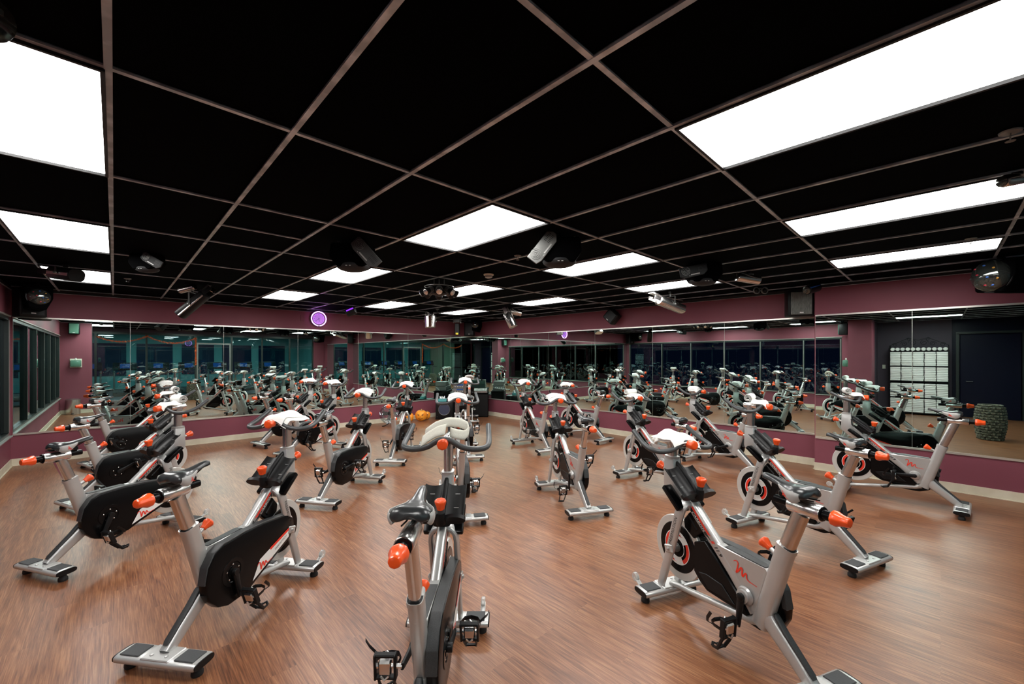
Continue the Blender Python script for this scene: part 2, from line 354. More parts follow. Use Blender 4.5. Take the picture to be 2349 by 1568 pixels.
part('window_head', MB().bbox((XW+.006, (2.13+9.78)/2, ZT+.012), (.03, 7.7, .02), .004, 1), M['frame_lt'], wo, smooth=0)
# glass partition to the gym with a framed door
pr = MB(); pr.box((2.735, YB-.05, 2.58), (8.67, .08, .08)).box((.45, YB-.05, .03), (3.95, .08, .06)).box((5.385, YB-.05, .03), (3.37, .08, .06))
po = struct('window_2', pr, M['frame'])
for x in (-1.57, -.5, .9, 2.43, 3.69, 4.85, 6.0, 7.04):
    part('post', MB().box((x, YB-.05, 1.31), (.06, .085, 2.46)), M['frame'], po, smooth=0)
for a, b_ in ((-1.57,-.5),(-.5,.9),(.9,2.43),(3.69,4.85),(4.85,6.0),(6.0,7.04)):
    part('pane', MB().box(((a+b_)/2, YB-.05, 1.30), (b_-a-.06, .008, 2.48)), M['glass2'], po, smooth=0)
dr = MB(); 
for x in (2.49, 3.63): dr.box((x, YB-.05, 1.14), (.05, .05, 2.26))
dr.box((3.06, YB-.05, 2.24), (1.1, .05, .06)).box((3.06, YB-.05, .06), (1.1, .05, .11))
do = struct('door_1', dr, M['midgrey'])
part('pane', MB().box((3.06, YB-.05, 1.16), (1.08, .008, 2.1)), M['glass2'], do, smooth=0)
part('transom_pane', MB().box((3.06, YB-.05, 2.41), (1.14, .008, .26)), M['glass2'], do, smooth=0)
part('door_handle', MB().tube([(2.56,YB,.85),(2.56,YB+.05,.87),(2.56,YB+.05,1.25),(2.56,YB,1.27)], .012, 8), M['chrome'], do)
# trims
def base(name, x0, y0, x1, y1, nx, ny):
    mb = MB(); L_ = math.hypot(x1-x0, y1-y0); h = .108
    cx_, cy_ = (x0+x1)/2 + nx*.005, (y0+y1)/2 + ny*.005
    d = (L_, .010, h) if abs(x1-x0) > abs(y1-y0) else (.010, L_, h)
    mb.box((cx_, cy_, h/2), d)
    d2 = (L_, .020, .010) if abs(x1-x0) > abs(y1-y0) else (.020, L_, .010)
    mb.box((cx_+nx*.008, cy_+ny*.008, .005), d2)
    struct(name, mb, M['cream'])
base('baseboard_left', XW, YL, XR, YL, 0, -1); base('baseboard_right', XR, YS, XR, YL, -1, 0)
base('baseboard_right_step', XS, YB, XS, YS, -1, 0); base('baseboard_window', XW, 1.9, XW, YL, 1, 0)
base('baseboard_step_end', XS, YS, XR, YS, 0, 1); base('baseboard_pier', XW, 1.9, -.5, 1.9, 0, 1); base('baseboard_pier_side', -.5, 1.37, -.5, 1.9, 1, 0)
# black wall angle under the ceiling
for i, (a, b_, c_, d_) in enumerate(((XW, YL-.02, XR, YL), (XR-.02, YS, XR, YL), (XS-.02, YB, XS, YS), (XW, 1.9, XW+.02, YL), (XW, 1.9, -.5, 1.92))):
    to_ = struct('trim_%d' % (i+1), MB().box(((a+c_)/2, (b_+d_)/2, CEIL-.022), (c_-a, d_-b_, .044)), M['blackmatte'])
    part('wall_angle', MB().box(((a+c_)/2, (b_+d_)/2, CEIL-.047), (c_-a+.002, d_-b_+.002, .004)), M['tee'], to_, smooth=0)

# mirrors
def wall_mirror(label, seams, fixed, axis, sgn):
    t = thing('wall_mirror', label, 'mirror', (0,0,0)); z0, z1 = .485, 2.295
    def bx(a, b_, z0_, z1_, th, off=0):
        if axis == 'x': return MB().box(((a+b_)/2, fixed + sgn*(th/2+off), (z0_+z1_)/2), (abs(b_-a), th, z1_-z0_))
        return MB().box((fixed + sgn*(th/2+off), (a+b_)/2, (z0_+z1_)/2), (th, abs(b_-a), z1_-z0_))
    for a, b_ in zip(seams, seams[1:]):
        part('mirror_panel', bx(a+.0022, b_-.0022, z0, z1, .006, .002), M['mirror'], t, smooth=0)
    part('bottom_channel', bx(seams[0], seams[-1], z0-.016, z0+.010, .016), M['trim'], t, smooth=0, label='bright metal channel under the glass')
    part('top_channel', bx(seams[0], seams[-1], z1-.008, z1+.014, .016), M['trim'], t, smooth=0, label='bright metal channel over the glass')
    part('backing_strip', bx(seams[0], seams[-1], z0, z1, .0018, .0002), M['trim'], t, smooth=0)
    return t
s1 = [XW+.02] + [.20+1.37*i for i in range(6)] + [XR-.012]
wall_mirror('long seven-panel wall mirror under the neon clock, over the left purple dado', s1, YL, 'x', -1)
wall_mirror('six-panel wall mirror on the right-hand wall, up to the wall step', [YS, 2.67, 4.03, 5.42, 6.80, 8.17, YL-.012], XR, 'y', -1)
wall_mirror('two-panel wall mirror nearest on the right, on the projecting wall showing the towel shelves', [-1.10, .26, YS-.01], XS, 'y', -1)

# ceiling lights
dif_me = MB().box((0,0,0), (.585,1.225,.006)).mesh('diffuser', M['diffuser'], 0)
fb = MB()
for sx in (-1,1): fb.box((sx*.300,0,-.004), (.014,1.255,.020))
for sy in (-1,1): fb.box((0,sy*.620,-.004), (.614,.014,.020))
frm_me = fb.mesh('frame', M['black'], 0)
LL = {(-1,-1):'unseen ceiling light panel over the viewer, added for symmetric lighting', (-1,1):'large ceiling light panel cut off by the left picture edge',
(-1,3):'ceiling light panel second from the front in the far left row', (-1,5):'ceiling light panel farthest in the far left row, behind the black scanner light',
(3,-1):'largest ceiling light panel, running out of the top right corner', (3,1):'square-looking ceiling light panel in the middle of the ceiling',
(3,3):'ceiling light panel beneath the round black effect light, above the neon clock', (3,5):'ceiling light panel nearest to the neon clock on its left',
(6,-1):'long ceiling light panel at right, second behind the largest', (6,1):'ceiling light panel behind the grey angular effect light',
(6,3):'ceiling light panel right behind the cluster of black spotlights', (6,5):'ceiling light panel in front of the spot cluster at left, near the purple lamp',
(9,-1):'long ceiling light panel at right nearest to the purple wall', (9,1):'ceiling light panel above the silver tilted scanner on the right',
(9,3):'ceiling light panel above the scanner pair in right middle', (9,5):'small-looking ceiling light panel nearest to the back corner'}
for (c, r) in LIGHTS:
    t = thing('ceiling_light', LL[(c,r)], 'light', (GX(c+.5), GY(r+.5), CEIL-.004), 0, 'ceiling light panels')
    obj('frame', frm_me, t); obj('diffuser', dif_me, t, (0,0,.003))

# ------------------------------------------------------------------ the exercise bike (x forward, y to the rider's left, z up)
def knob_mb(o, ax, L_=.07, r0=.020, r1=.032, stub=0, flute=.07):
    mb = MB(); mb.lathe([(r0*.75, 0), (r0, .004), (r0*1.06, L_*.25), (r0*.4+r1*.6, L_*.5), (r1, L_*.74), (r1*1.0, L_*.84), (r1*.93, L_*.92), (r1*.80, L_*.98), (r1*.60, L_), (r1*.5, L_*1.005)], o, ax, 40, flute*.4)
    return mb
SQ = [(-.5,.30),(-.42,.36),(-.34,.36),(-.30,.28),(-.34,.05),(-.38,-.12),(-.30,-.02),(-.18,.16),(-.12,.14),(-.13,-.05),(-.10,-.14),(0,.02),(.06,.03),(.07,-.12),(.14,-.20),(.28,-.22),(.5,-.24)]
def squiggle(mb, at, d, nrm, size, w=.06):
    d = V(d).normalized(); nr = V(nrm).normalized(); u = nr.cross(d); pts = [V(at) + d*(a*size) + u*(b_*size*.9) for a, b_ in SQ]
    # smooth the stroke
    P = []
    for i in range(len(pts)-1):
        p0, p1, p2, p3 = pts[max(i-1,0)], pts[i], pts[i+1], pts[min(i+2,len(pts)-1)]
        for k in range(4):
            t = k/4; P.append(.5*((2*p1)+(p2-p0)*t+(2*p0-5*p1+4*p2-p3)*t*t+(3*p1-p0-3*p2+p3)*t**3))
    P.append(pts[-1]); n = len(P); mb.ribbon(P, [w*size*(.45+.75*sin(pi*min(1,(i+1)/n*1.02))) for i in range(n)], nrm, .0018)
def build_bike():
    root = thing('exercise_bike', 'x', 'bike', (0,0,0))
    BX = V((1,0,0))
    # ---- stabilizers
    def stabilizer(name, x0, front):
        s = MB().tube([(x0,-.245,.072),(x0,-.235,.072),(x0,.235,.072),(x0,.245,.072)], [.058,.064,.064,.058], 20, [.018,.0215,.0215,.018], p=3.2, ref=(1,0,0))
        s.bbox((x0, 0, .090), (.112, .17, .012), .004, 1)
        for y in (-.045, .045): s.lathe([(.009,0),(.009,.005),(.004,.008)], (x0+(.03 if front else -.025), y, .095), (0,0,1), 10)
        so = part(name, s, M['silver'], root)
        pad = MB().bbox((0,0,0), (.088,.115,.008), .003, 1).mesh('foot_pad', M['pad'])
        rf = MB().lathe([(.027,0),(.029,.008),(.028,.022),(.022,.030),(.020,.052)], (0,0,0), (0,0,1), 14).mesh('rubber_foot', M['blackmatte'])
        cap = MB().tube([(0,-.003,0),(0,.003,0)], .060, 20, .0195, p=3.2, ref=(1,0,0)).mesh('end_cap', M['black'])
        for y in (-1, 1):
            obj('foot_pad', pad, so, (x0, y*.165, .0945)); obj('rubber_foot', rf, so, (x0, y*.205, .0)); obj('end_cap', cap, so, (x0, y*.2465, .072))
        if front:
            for y in (-1, 1):
                part('wheel_bracket', MB().tube([(x0+.045,y*.205,.085),(x0+.075,y*.205,.10),(x0+.105,y*.205,.118)], .016, 8, .008, ref=(0,1,0)), M['silver'], so)
                w_ = MB().lathe([(.004,-.013),(.026,-.013),(.031,-.008),(.031,.008),(.026,.013),(.004,.013)], (x0+.105,y*.205,.118), (0,1,0), 16)
                part('transport_wheel', w_, M['clear'], so)
        return so
    stabilizer('rear_stabilizer', 0, False); stabilizer('front_stabilizer', 1.0, True)
    # ---- main frame
    f = MB()
    f.tube([(.012,0,.088),(.10,0,.165),(.22,0,.262),(.262,0,.305)], [.030]*4, 16, [.030,.037,.044,.046], p=3.4, ref=(0,1,0))       # rear leg
    f.tube([(.296,0,.225),(.262,0,.32),(.168,0,.640),(.150,0,.700)], [.032]*4, 16, [.044,.047,.044,.044], p=3.4, ref=(0,1,0))    # seat tube
    f.tube([(.153,0,.690),(.146,0,.712)], .035, 16, .047, p=3.4, ref=(0,1,0))
    f.tube([(.795,0,.722),(.62,0,.570),(.47,0,.437),(.352,0,.320),(.318,0,.272)], [.028]*5, 16, [.035,.036,.037,.040,.035], p=3.4, ref=(0,1,0))   # down tube
    f.prism([(.225,.530),(.245,.556),(.525,.552),(.60,.56),(.36,.30),(.28,.26),(.26,.36)], -.026, .026, .004, 1)      # gusset
    f.tube([(.315,0,.235),(.36,0,.215),(.50,0,.190),(.90,0,.115),(.98,0,.098)], [.022,.023,.021,.020,.020], 12, [.028,.024,.021,.020,.016], ref=(0,1,0))  # lower tube
    f.lathe([(.030,-.062),(.036,-.060),(.036,.060),(.030,.062)], (.362,0,.350), (0,1,0), 20)
    f.lathe([(.044,.030),(.050,.034),(.044,.046),(.036,.047)], (.362,0,.350), (0,1,0), 22)
    f.prism([(.775,.715),(.80,.672),(.855,.640),(1.018,.775),(1.026,.80),(1.020,.985),(.925,.985),(.918,.845)], -.032, .032, .010, 2)   # head column
    f.tube([(.972,0,.975),(.972,0,.992)], .037, 16, .049, p=3.4, ref=(0,1,0))
    fo = part('frame', f, M['silver'], root)
    part('leg_strip', MB().tube([(.008,0,.128),(.020,0,.142),(.150,0,.262),(.200,0,.318),(.206,0,.332)], [.014,.018,.019,.018,.013], 12, [.005,.009,.011,.011,.006], p=3, ref=(0,1,0)), M['rubber'], fo, label='black rubber strip on the rear leg')
    part('top_pad', MB().prism([(.246,.553),(.248,.560),(.50,.560),(.518,.554)], -.024, .024, .002, 1), M['rubber'], fo)
    seam = MB()
    for sy in (-1, 1):
        seam.ribbon([(.246,sy*.0262,.530),(.290,sy*.0265,.375),(.312,sy*.027,.345),(.345,sy*.027,.352),(.43,sy*.027,.44)][::sy], .004, (0,sy,0), .0008)
    part('weld_seam', seam, M['sidegrey'], fo)
    dd = (V((.795,0,.722)) - V((.352,0,.320))).normalized(); un = V((-dd.z,0,dd.x))
    for sy in (-1, 1):
        Y = sy*.0282; n_ = (0, sy, 0); mid = lambda a, o_: V((.795,0,.722)) - dd*a + un*o_ + V((0,Y,0))
        st = MB(); A = [mid(.035,.022), mid(.035,.008), mid(.215,.006), mid(.235,.020)]
        st.cm = 0; st.add([p + V((0,sy*.0012,0)) for p in A], [(0,1,2,3)])
        part('red_stripe', st, M['red'], fo, smooth=0)
        bk = MB(); B_ = [mid(.030,.006), mid(.045,-.016), mid(.205,-.016), mid(.225,-.006), mid(.27,.002), mid(.215,.004)]
        bk.add([p + V((0,sy*.0010,0)) for p in B_], [(0,1,2,3,4,5)]); part('name_band', bk, M['ink'], fo, smooth=0)
        rd = -dd if sy > 0 else dd
        t = MB(); put_text(t, 'CARBON', .024, mid(.122,-.0055), rd, n_, .25, 0, 1.35); part('lettering', t, M['white'], fo, smooth=0)
        t = MB(); put_text(t, '11.9', .032, mid(.318 if sy > 0 else .285,.008), rd, n_, .4, .0012, 1.15)
        part('lettering', t, M['ink'], fo, smooth=0)
        t = MB(); put_text(t, 's', .042, mid(.262 if sy > 0 else .345,.012), rd, n_, .4, .0014, 1.4); part('lettering', t, M['red'], fo, smooth=0)
        lb = MB(); lb.ribbon([mid(.05,.0295), mid(.16,.0295)], .010, n_, .0012)
        part('paper_label', lb, M['white'], fo, smooth=0)
    lg = MB(); squiggle(lg, (.368,.027,.465), (-1,0,0), (0,1,0), .150, .055); part('emblem', lg, M['red'], fo, smooth=0)
    # ---- fork
    k = MB()
    pts = []
    for sy in (-1,):
        pass
    leg = [(1.0,.092),(.975,.17),(.905,.385),(.845,.585),(.822,.650)]
    path = [(x,-.072,z) for x, z in leg] + [(.812,-.066,.690),(.804,-.045,.718),(.798,-.015,.732),(.798,.015,.732),(.804,.045,.718),(.812,.066,.690)] + [(x,.072,z) for x, z in leg[::-1]]
    rr = [.014]*len(path); ww = [.026,.030,.034,.036,.037,.037,.036,.036,.036,.036,.037,.037,.036,.034,.030,.026]
    # section frames: keep the wide side along the bike
    P = [V(p) for p in path]; rings = []
    for i, q in enumerate(P):
        t = (P[min(i+1,len(P)-1)] - P[max(i-1,0)]).normalized(); wd_ = V((1,0,.22)); wd_ = (wd_ - t*t.dot(wd_)).normalized(); th = t.cross(wd_)
        rings.append([q + wd_*(ww[i]*math.copysign(abs(cos(a))**.6, cos(a))) + th*(.0145*math.copysign(abs(sin(a))**.6, sin(a))) for a in [2*pi*(j+.5)/14 for j in range(14)]])
    k.loft(rings); ko = part('fork', k, M['silver'], root)
    for sy in (-1, 1):
        c_ = V((.903, sy*.090, .388)); b_ = MB().bbox(c_, (.075,.012,.052), .006, 1, Matrix.Rotation(R_(16), 3, 'Y')); b_.lathe([(.013,0),(.013,.008),(.006,.012)], c_ + V((0,sy*.005,0)), (0,sy,0), 6)
        part('axle_bracket', b_, M['silver'], ko)
        fd = (V((.835,0,.62)) - V((.905,0,.385))).normalized(); t = MB()
        put_text(t, 'FREEMOTION', .033, (.866, sy*.0868, .522), fd if sy > 0 else -fd, (0,sy,0), 0, 0, 1.05); part('lettering', t, M['ink'], ko, smooth=0)
    # ---- flywheel
    wc = V((.905,0,.385)); w = MB()
    w.lathe([(.150,-.012),(.208,-.013),(.212,-.009),(.212,.009),(.208,.013),(.150,.012)], wc, (0,1,0), 56)
    wo_ = part('flywheel', w, M['wheelrim'], root, smooth=30)
    part('flywheel_disc', MB().lathe([(.01,-.017),(.160,-.017),(.165,-.012),(.165,.012),(.160,.017),(.01,.017)], wc, (0,1,0), 48), M['blackgloss'], wo_)
    def arc(mb, r0, r1, a0, a1, sy, off, n=18):
        A = []
        for i in range(n+1):
            a = R_(a0 + (a1-a0)*i/n)
            for r in (r0, r1): A.append(wc + V((r*cos(a), sy*off, r*sin(a))))
        mb.add(A, [(2*i, 2*i+1, 2*i+3, 2*i+2) for i in range(n)])
    for sy in (-1, 1):
        for a0, a1 in ((55,150),(235,330)): a = MB(); arc(a, .066, .113, a0, a1, sy, .0182); part('white_panel', a, M['white'], wo_, smooth=0)
        for r0, r1 in ((.062,.067),(.109,.1135)): a = MB(); arc(a, r0, r1, 0, 360, sy, .01815, 60); part('white_ring', a, M['white'], wo_, smooth=0)
        for a0, a1 in ((150,235),(330,415)): a = MB(); arc(a, .086, .109, a0, a1, sy, .0183); part('red_arc', a, M['red'], wo_, smooth=0)
        for q_ in (-1, 1): a = MB(); squiggle(a, wc+V((q_*.028,sy*.0185,-q_*.091)), (.9*-sy,0,.1), (0,sy,0), .050, .08); part('emblem', a, M['red'], wo_, smooth=0)
    part('axle', MB().lathe([(.012,-.088),(.020,-.060),(.030,-.030),(.030,.030),(.020,.060),(.012,.088)], wc, (0,1,0), 14), M['midgrey'], wo_)
    # ---- chain cover (rider's right)
    cv = [(.205,.245),(.178,.300),(.172,.375),(.190,.455),(.235,.518),(.300,.545),(.450,.552),(.62,.545),(.86,.515),(.925,.47),(.935,.40),(.895,.335),(.56,.195),(.50,.165),(.43,.158),(.33,.158),(.255,.190)]
    c_ = MB().prism(cv, -.088, -.034, .010, 2); co = part('chain_cover', c_, M['blackgloss'], root)
    part('cover_edge', MB().prism([(.168,.36),(.186,.455),(.235,.524),(.300,.553),(.46,.560),(.63,.553),(.87,.522),(.86,.505),(.62,.528),(.46,.532),(.31,.526),(.252,.494),(.212,.44),(.196,.36)], -.082, -.030, .003, 1), M['rubber'], co)
    d_ = MB().lathe([(.085,.000),(.082,.006),(.060,.006),(.056,.001),(.036,.001),(.034,.008),(.010,.010)], (.362,-.086,.350), (0,-1,0), 36)
    part('crank_boss', d_, M['blackgloss'], co)
    bl = MB()
    for i in range(5):
        a = R_(90+72*i); bl.lathe([(.0055,0),(.0055,.003),(.002,.005)], (.362+.046*cos(a), -.087, .350+.046*sin(a)), (0,-1,0), 8)
    bl.lathe([(.012,0),(.012,.004),(.004,.006)], (.362,-.092,.350), (0,-1,0), 12)
    bo = part('boss_bolts', bl, M['chrome'], co, kind='stuff')
    pn = MB(); pn.add([(.520,-.0892,.205),(.870,-.0892,.350),(.885,-.0892,.418),(.585,-.0892,.318)], [(0,1,2,3)]); part('name_plate', pn, M['white'], co, smooth=0)
    nd = V((.323,0,.140)).normalized()
    rs = MB(); rs.ribbon([(.68,-.0895,.345),(.880,-.0895,.410)], .018, (0,-1,0), .0012); part('red_stripe', rs, M['red'], co, smooth=0); rs = MB(); squiggle(rs, (.632,-.0895,.280), nd, (0,-1,0), .125, .07); part('emblem', rs, M['red'], co, smooth=0)
    t = MB(); put_text(t, 'FREEMOTION', .021, (.785,-.0893,.345), nd, (0,-1,0)); part('lettering', t, M['ink'], co, smooth=0)
    # ---- inner cover (rider's left)
    ic = MB().prism([(.352,.255),(.362,.232),(.640,.228),(.700,.262),(.800,.360),(.800,.470),(.740,.520),(.655,.535),(.40,.318)], -.034, -.012, .006, 1)
    ic2 = MB().prism([(.352,.255),(.362,.232),(.640,.228),(.700,.262),(.745,.305),(.745,.49),(.655,.535),(.40,.318)], -.012, .030, .006, 1)
    io = part('inner_cover', ic2, M['blackgloss'], root)
    part('cover_panel', MB().prism([(.43,.258),(.625,.252),(.70,.32),(.64,.335),(.52,.330)], .028, .036, .003, 1), M['black'], io)
    part('drive_shield', ic, M['black'], root)
    # brake
    br_ = MB().prism([(.695,.625),(.665,.585),(.755,.50),(.835,.545),(.845,.600),(.790,.665)], -.022, .022, .008, 1).bbox((.765,.0,.60), (.11,.056,.03), .006, 1, Matrix.Rotation(R_(-42), 3, 'Y'))
    part('brake_caliper', br_, M['blackgloss'], root)
    # ---- cranks with pedals
    arm = MB().tube([(0,0,0),(.02,0,0),(.155,0,0),(.172,0,0)], [.020,.021,.015,.013], 12, [.009,.010,.009,.008], p=2.6, ref=(0,0,1))
    arm.lathe([(.019,-.012),(.021,-.008),(.021,.010),(.012,.014)], (0,0,0), (0,1,0), 16); arm_me = arm.mesh('crank', M['black'])
    pd = MB(); pd.cm = 0                 # pedal: x toward the toe clip, y outwards
    for y in (.022, .098): pd.bbox((0,y,0), (.092,.010,.026), .003, 1)
    for x in (-.040, .040): pd.bbox((x,.060,0), (.012,.080,.020), .003, 1)
    pd.tube([(.040,.030,.0),(.075,.030,.012),(.118,.036,.030),(.132,.044,.062)], .004, 6, .008, ref=(0,1,0)); pd.tube([(.040,.090,.0),(.075,.090,.012),(.118,.084,.030),(.132,.076,.062)], .004, 6, .008, ref=(0,1,0))
    pd.tube([(.118,.036,.030),(.122,.060,.034),(.118,.084,.030)], .004, 6, .007); pd.tube([(.132,.044,.062),(.128,.060,.074),(.132,.076,.062)], .004, 6, .007)
    pd.tube([(.004,.020,.0),(.006,.014,.04),(.012,.030,.066),(.016,.060,.074),(.012,.092,.064),(.006,.106,.04),(.004,.100,.0)], .0018, 6, .009)
    pd.tube([(.010,.104,.050),(.0,.125,.062),(-.03,.140,.05),(-.07,.146,.03)], .0016, 6, .007)
    pd.cm = 1; pd.tube([(0,-.004,0),(0,.100,0)], .008, 8); pd.bbox((0,.060,0), (.050,.050,.030), .006, 1); pd.tube([(-.026,.044,.014),(-.036,.060,.020),(-.026,.076,.014)], .004, 6); pd.tube([(.026,.044,-.014),(.036,.060,-.018),(.026,.076,-.014)], .004, 6)
    pd.v = [(a*1.22, b*1.10, c*1.25) for a, b, c in pd.v]; pd_me = pd.mesh('pedal', [M['black'], M['chrome']])
    for sy in (1, -1):
        a = obj('crank', arm_me, root, (.362, sy*(.068 if sy > 0 else .106), .350)); a['side_sign'] = sy
        p = obj('pedal', pd_me, a, (.165, sy*.006, 0)); p.scale = (1, sy, 1)
    # ---- seat post, slider, saddle
    d_ = V((.1525,0,.690)); u_ = V((.0745,0,.905)); sp_ = MB().tube([d_ - (u_-d_)*.45, d_, u_, u_+(u_-d_)*.02], .026, 16, .037, p=3.2, ref=(0,1,0))
    so = part('seat_post', sp_, M['alu'], root)
    part('post_collar', MB().tube([(.1475,0,.706),(.1462,0,.712)], .032, 16, .044, p=3.2, ref=(0,1,0)), M['black'], fo)
    part('seat_post_pin', MB().lathe([(.013,0),(.011,.05),(.011,.06)], (.196,0,.640), V((.88,0,.47)), 12), M['silver'], fo)
    part('seat_post_knob', knob_mb((.236,0,.662), V((.88,0,.47)), .058, .017, .029), M['orange'], fo, label='orange pull knob on the seat tube')
    sl = MB().lathe([(.035,-.150/2-.003),(.037,-.075),(.037,.075),(.035,.078)], (.050,0,.940), (1,0,0), 28)
    slo = part('seat_slider', sl, M['chrome'], root)
    part('slider_sleeve', MB().lathe([(.030,0),(.033,.002),(.033,.010),(.024,.012),(.022,.060)], (-.022,0,.940), (-1,0,0), 20), M['blackgloss'], slo)
    part('slider_bar', MB().tube([(.120,0,.943),(.205,0,.943)], .022, 12, .020, p=3, ref=(0,1,0)), M['blackgloss'], slo)
    part('slider_knob', knob_mb((-.070,0,.940), (-1,0,0), .075, .034, .024, flute=.05), M['orange'], slo, label='orange knob behind the saddle')
    sd = MB(); rings = []
    for x, w_, zt, zb in ((-.022,.040,1.020,.998),(-.014,.062,1.040,.990),(.005,.074,1.050,.986),(.035,.078,1.050,.992),(.065,.070,1.044,1.002),(.095,.054,1.040,1.010),(.130,.036,1.042,1.016),(.175,.026,1.050,1.022),(.220,.023,1.058,1.028),(.255,.020,1.062,1.030),(.272,.015,1.060,1.032),(.280,.007,1.052,1.038)):
        n = 22; ring = []
        for j in range(n):
            a = 2*pi*j/n; cy_ = cos(a); sz_ = sin(a)
            y = w_*1.07*math.copysign(abs(cy_)**.75, cy_); 
            z = zb + (zt-zb)*(.55+.45*sz_ if sz_ > 0 else .55+.55*sz_) - .010*(abs(cy_)**3)
            if sz_ > 0 and x < .09: z -= .010*math.exp(-(y/.018)**2)
            ring.append((x, y, z - .0))
        rings.append([V(p) for p in ring])
    rings = [[V((.280 - (.280-p.x)*.88, p.y, p.z + (.020*math.exp(-(p.y/.034)**2) if p.z < 1.015 and p.x < .07 else 0))) for p in r_] for r_ in rings]
    sd.loft(rings); sdo = part('saddle', sd, M['leather'], root, smooth=60)
    for sy in (-1, 1):
        ctl = [(.000,.0755,1.024,.990),(.015,.084,1.028,.976),(.038,.0865,1.030,.970),(.068,.0775,1.029,.973),(.098,.061,1.029,.983),(.125,.044,1.029,.996),(.150,.034,1.033,1.014)]
        def fk(u, v, sy=sy):
            a = u*(len(ctl)-1); i = min(int(a), len(ctl)-2); t = a-i; c = [p*(1-t)+q*t for p, q in zip(ctl[i], ctl[i+1])]
            return (.280 - (.280-c[0])*.88, sy*(c[1] + .004*sin(pi*v) - .010*v*v + .0005), c[2]*(1-v) + c[3]*v)
        pp = part('saddle_flank', sheet(fk, 18, 6, .006), M['sidegrey'], sdo, label='pale grey saddle flank with a red emblem')
        yw = Matrix.Rotation(R_(-sy*22), 3, 'Z')
        e_ = MB(); squiggle(e_, V((.098, sy*.0785, .999)), yw @ V((-sy,0,-.05)), yw @ V((0,sy,-.12)), .050, .09)
        part('emblem', e_, M['red'], sdo, smooth=0)
    un_ = MB().tube([(.0,-.022,.992),(.06,-.020,.985),(.15,-.016,.990),(.23,-.008,1.028)], .0035, 6).tube([(.0,.022,.992),(.06,.020,.985),(.15,.016,.990),(.23,.008,1.028)], .0035, 6).bbox((.155,0,.982), (.045,.050,.030), .006, 1).lathe([(.014,0),(.014,.03)], (.165,0,.948), (0,0,1), 12)
    part('saddle_clamp', un_, M['black'], root)
    # ---- bottle console
    cn = MB(); ax = V((.80,0,.60)).normalized(); nu = V((-.60,0,.80)).normalized()     # along the tray, away from it
    for sy in (-1, 1):
        for i_ in range(1):
            rings = []
            for s_ in (0, .02, .05, .12, .20, .225):
                q = V((.742,0,.778)) + ax*s_; ring_o = []; ring_i = []
                for j in range(13):
                    a = R_(195 + 128*j/12 ); yy = sy*(.070 + .066*cos(a)); hh = .046*sin(a) + .046
                    ring_o.append(q + V((0,yy,0)) + nu*hh); ring_i.append(q + V((0,sy*(.070+.061*cos(a)),0)) + nu*(hh+.005))
                rings.append([p for p in ring_o] + [p for p in ring_i[::-1]])
            cn.loft(rings)
            cup = V((.742,0,.778)) + V((0,sy*.072,0)) + nu*.018
            cn.tube([cup - ax*.010, cup + ax*.012], .062, 18, .034, ref=(0,1,0))
    cn.tube([V((.735,0,.790)), V((.80,0,.862)), V((.90,0,.935)), V((.945,0,.965))], [.022,.018,.015,.009], 12, [.020,.022,.018,.008], p=3, ref=(0,1,0))
    cn.lathe([(.026,-.045),(.028,-.03),(.026,.0),(.022,.02)], (.722,0,.812), V((-.15,0,1)), 18)
    cn.tube([(.742,0,.765),(.80,0,.790),(.87,0,.84)], [.05,.06,.05], 14, [.028,.03,.024], p=3, ref=(0,1,0))
    cno = part('bottle_console', cn, M['black'], root, smooth=45)
    sc_ = MB()
    for sy in (-1, 1):
        for s_ in (.075, .165): q = V((.742,0,.778)) + ax*s_ + nu*.0035; sc_.tube([q+V((0,sy*.060,.0035)), q+V((0,sy*.088,.0035))], .0016, 6)
    part('tray_ridge', sc_, M['sidegrey'], cno)
    for sy in (-1, 1): part('console_shelf', MB().bbox((.868,sy*.078,.742), (.185,.070,.036), .010, 2, Matrix.Rotation(R_(-38), 3, 'Y')), M['blackgloss'], cno)
    part('resistance_stub', MB().lathe([(.020,0),(.018,.03)], (.720,0,.826), V((-.12,0,1)), 16), M['rubber'], cno)
    part('resistance_knob', knob_mb((.716,0,.850), V((-.12,0,1)), .058, .021, .031, flute=.09), M['orange'], cno, label='orange resistance knob')
    # ---- handlebar
    hp = part('handlebar_post', MB().tube([(.972,0,.94),(.972,0,1.150)], .024, 16, .034, p=3.2, ref=(0,1,0)), M['alu'], root)
    part('post_pin', MB().lathe([(.012,0),(.011,.035)], (1.020,0,.880), V((.93,0,.25)), 12), M['silver'], fo)
    part('post_knob', knob_mb((1.050,0,.889), V((.93,0,.25)), .058, .017, .029), M['orange'], fo, label='orange pull knob in front of the head column')
    hs = part('bar_slider', MB().lathe([(.026,0),(.028,.003),(.028,.135),(.026,.138)], (.900,0,1.168), (1,0,0), 24).tube([(.972,0,1.13),(.972,0,1.165)], .028, 16, .036, p=3.2, ref=(0,1,0)), M['chrome'], root)
    hb = []
    for x, y, z in ((1.085,.238,1.232),(1.075,.239,1.226),(1.03,.243,1.200),(.97,.249,1.168),(.915,.250,1.148),(.875,.240,1.138),(.853,.215,1.132),(.842,.175,1.131),(.838,.130,1.137),(.836,.090,1.150),(.833,.055,1.172),(.830,.028,1.186)): hb.append((x, y, z))
    path = hb + [(.829,0,1.190)] + [(x,-y,z) for x, y, z in hb[::-1]]
    # resample smooth
    P = [V(p) for p in path]; Q = []
    for i in range(len(P)-1):
        p0, p1, p2, p3 = P[max(i-1,0)], P[i], P[i+1], P[min(i+2,len(P)-1)]
        for k_ in range(3):
            t = k_/3; Q.append(.5*((2*p1)+(p2-p0)*t+(2*p0-5*p1+4*p2-p3)*t*t+(3*p1-p0-3*p2+p3)*t**3))
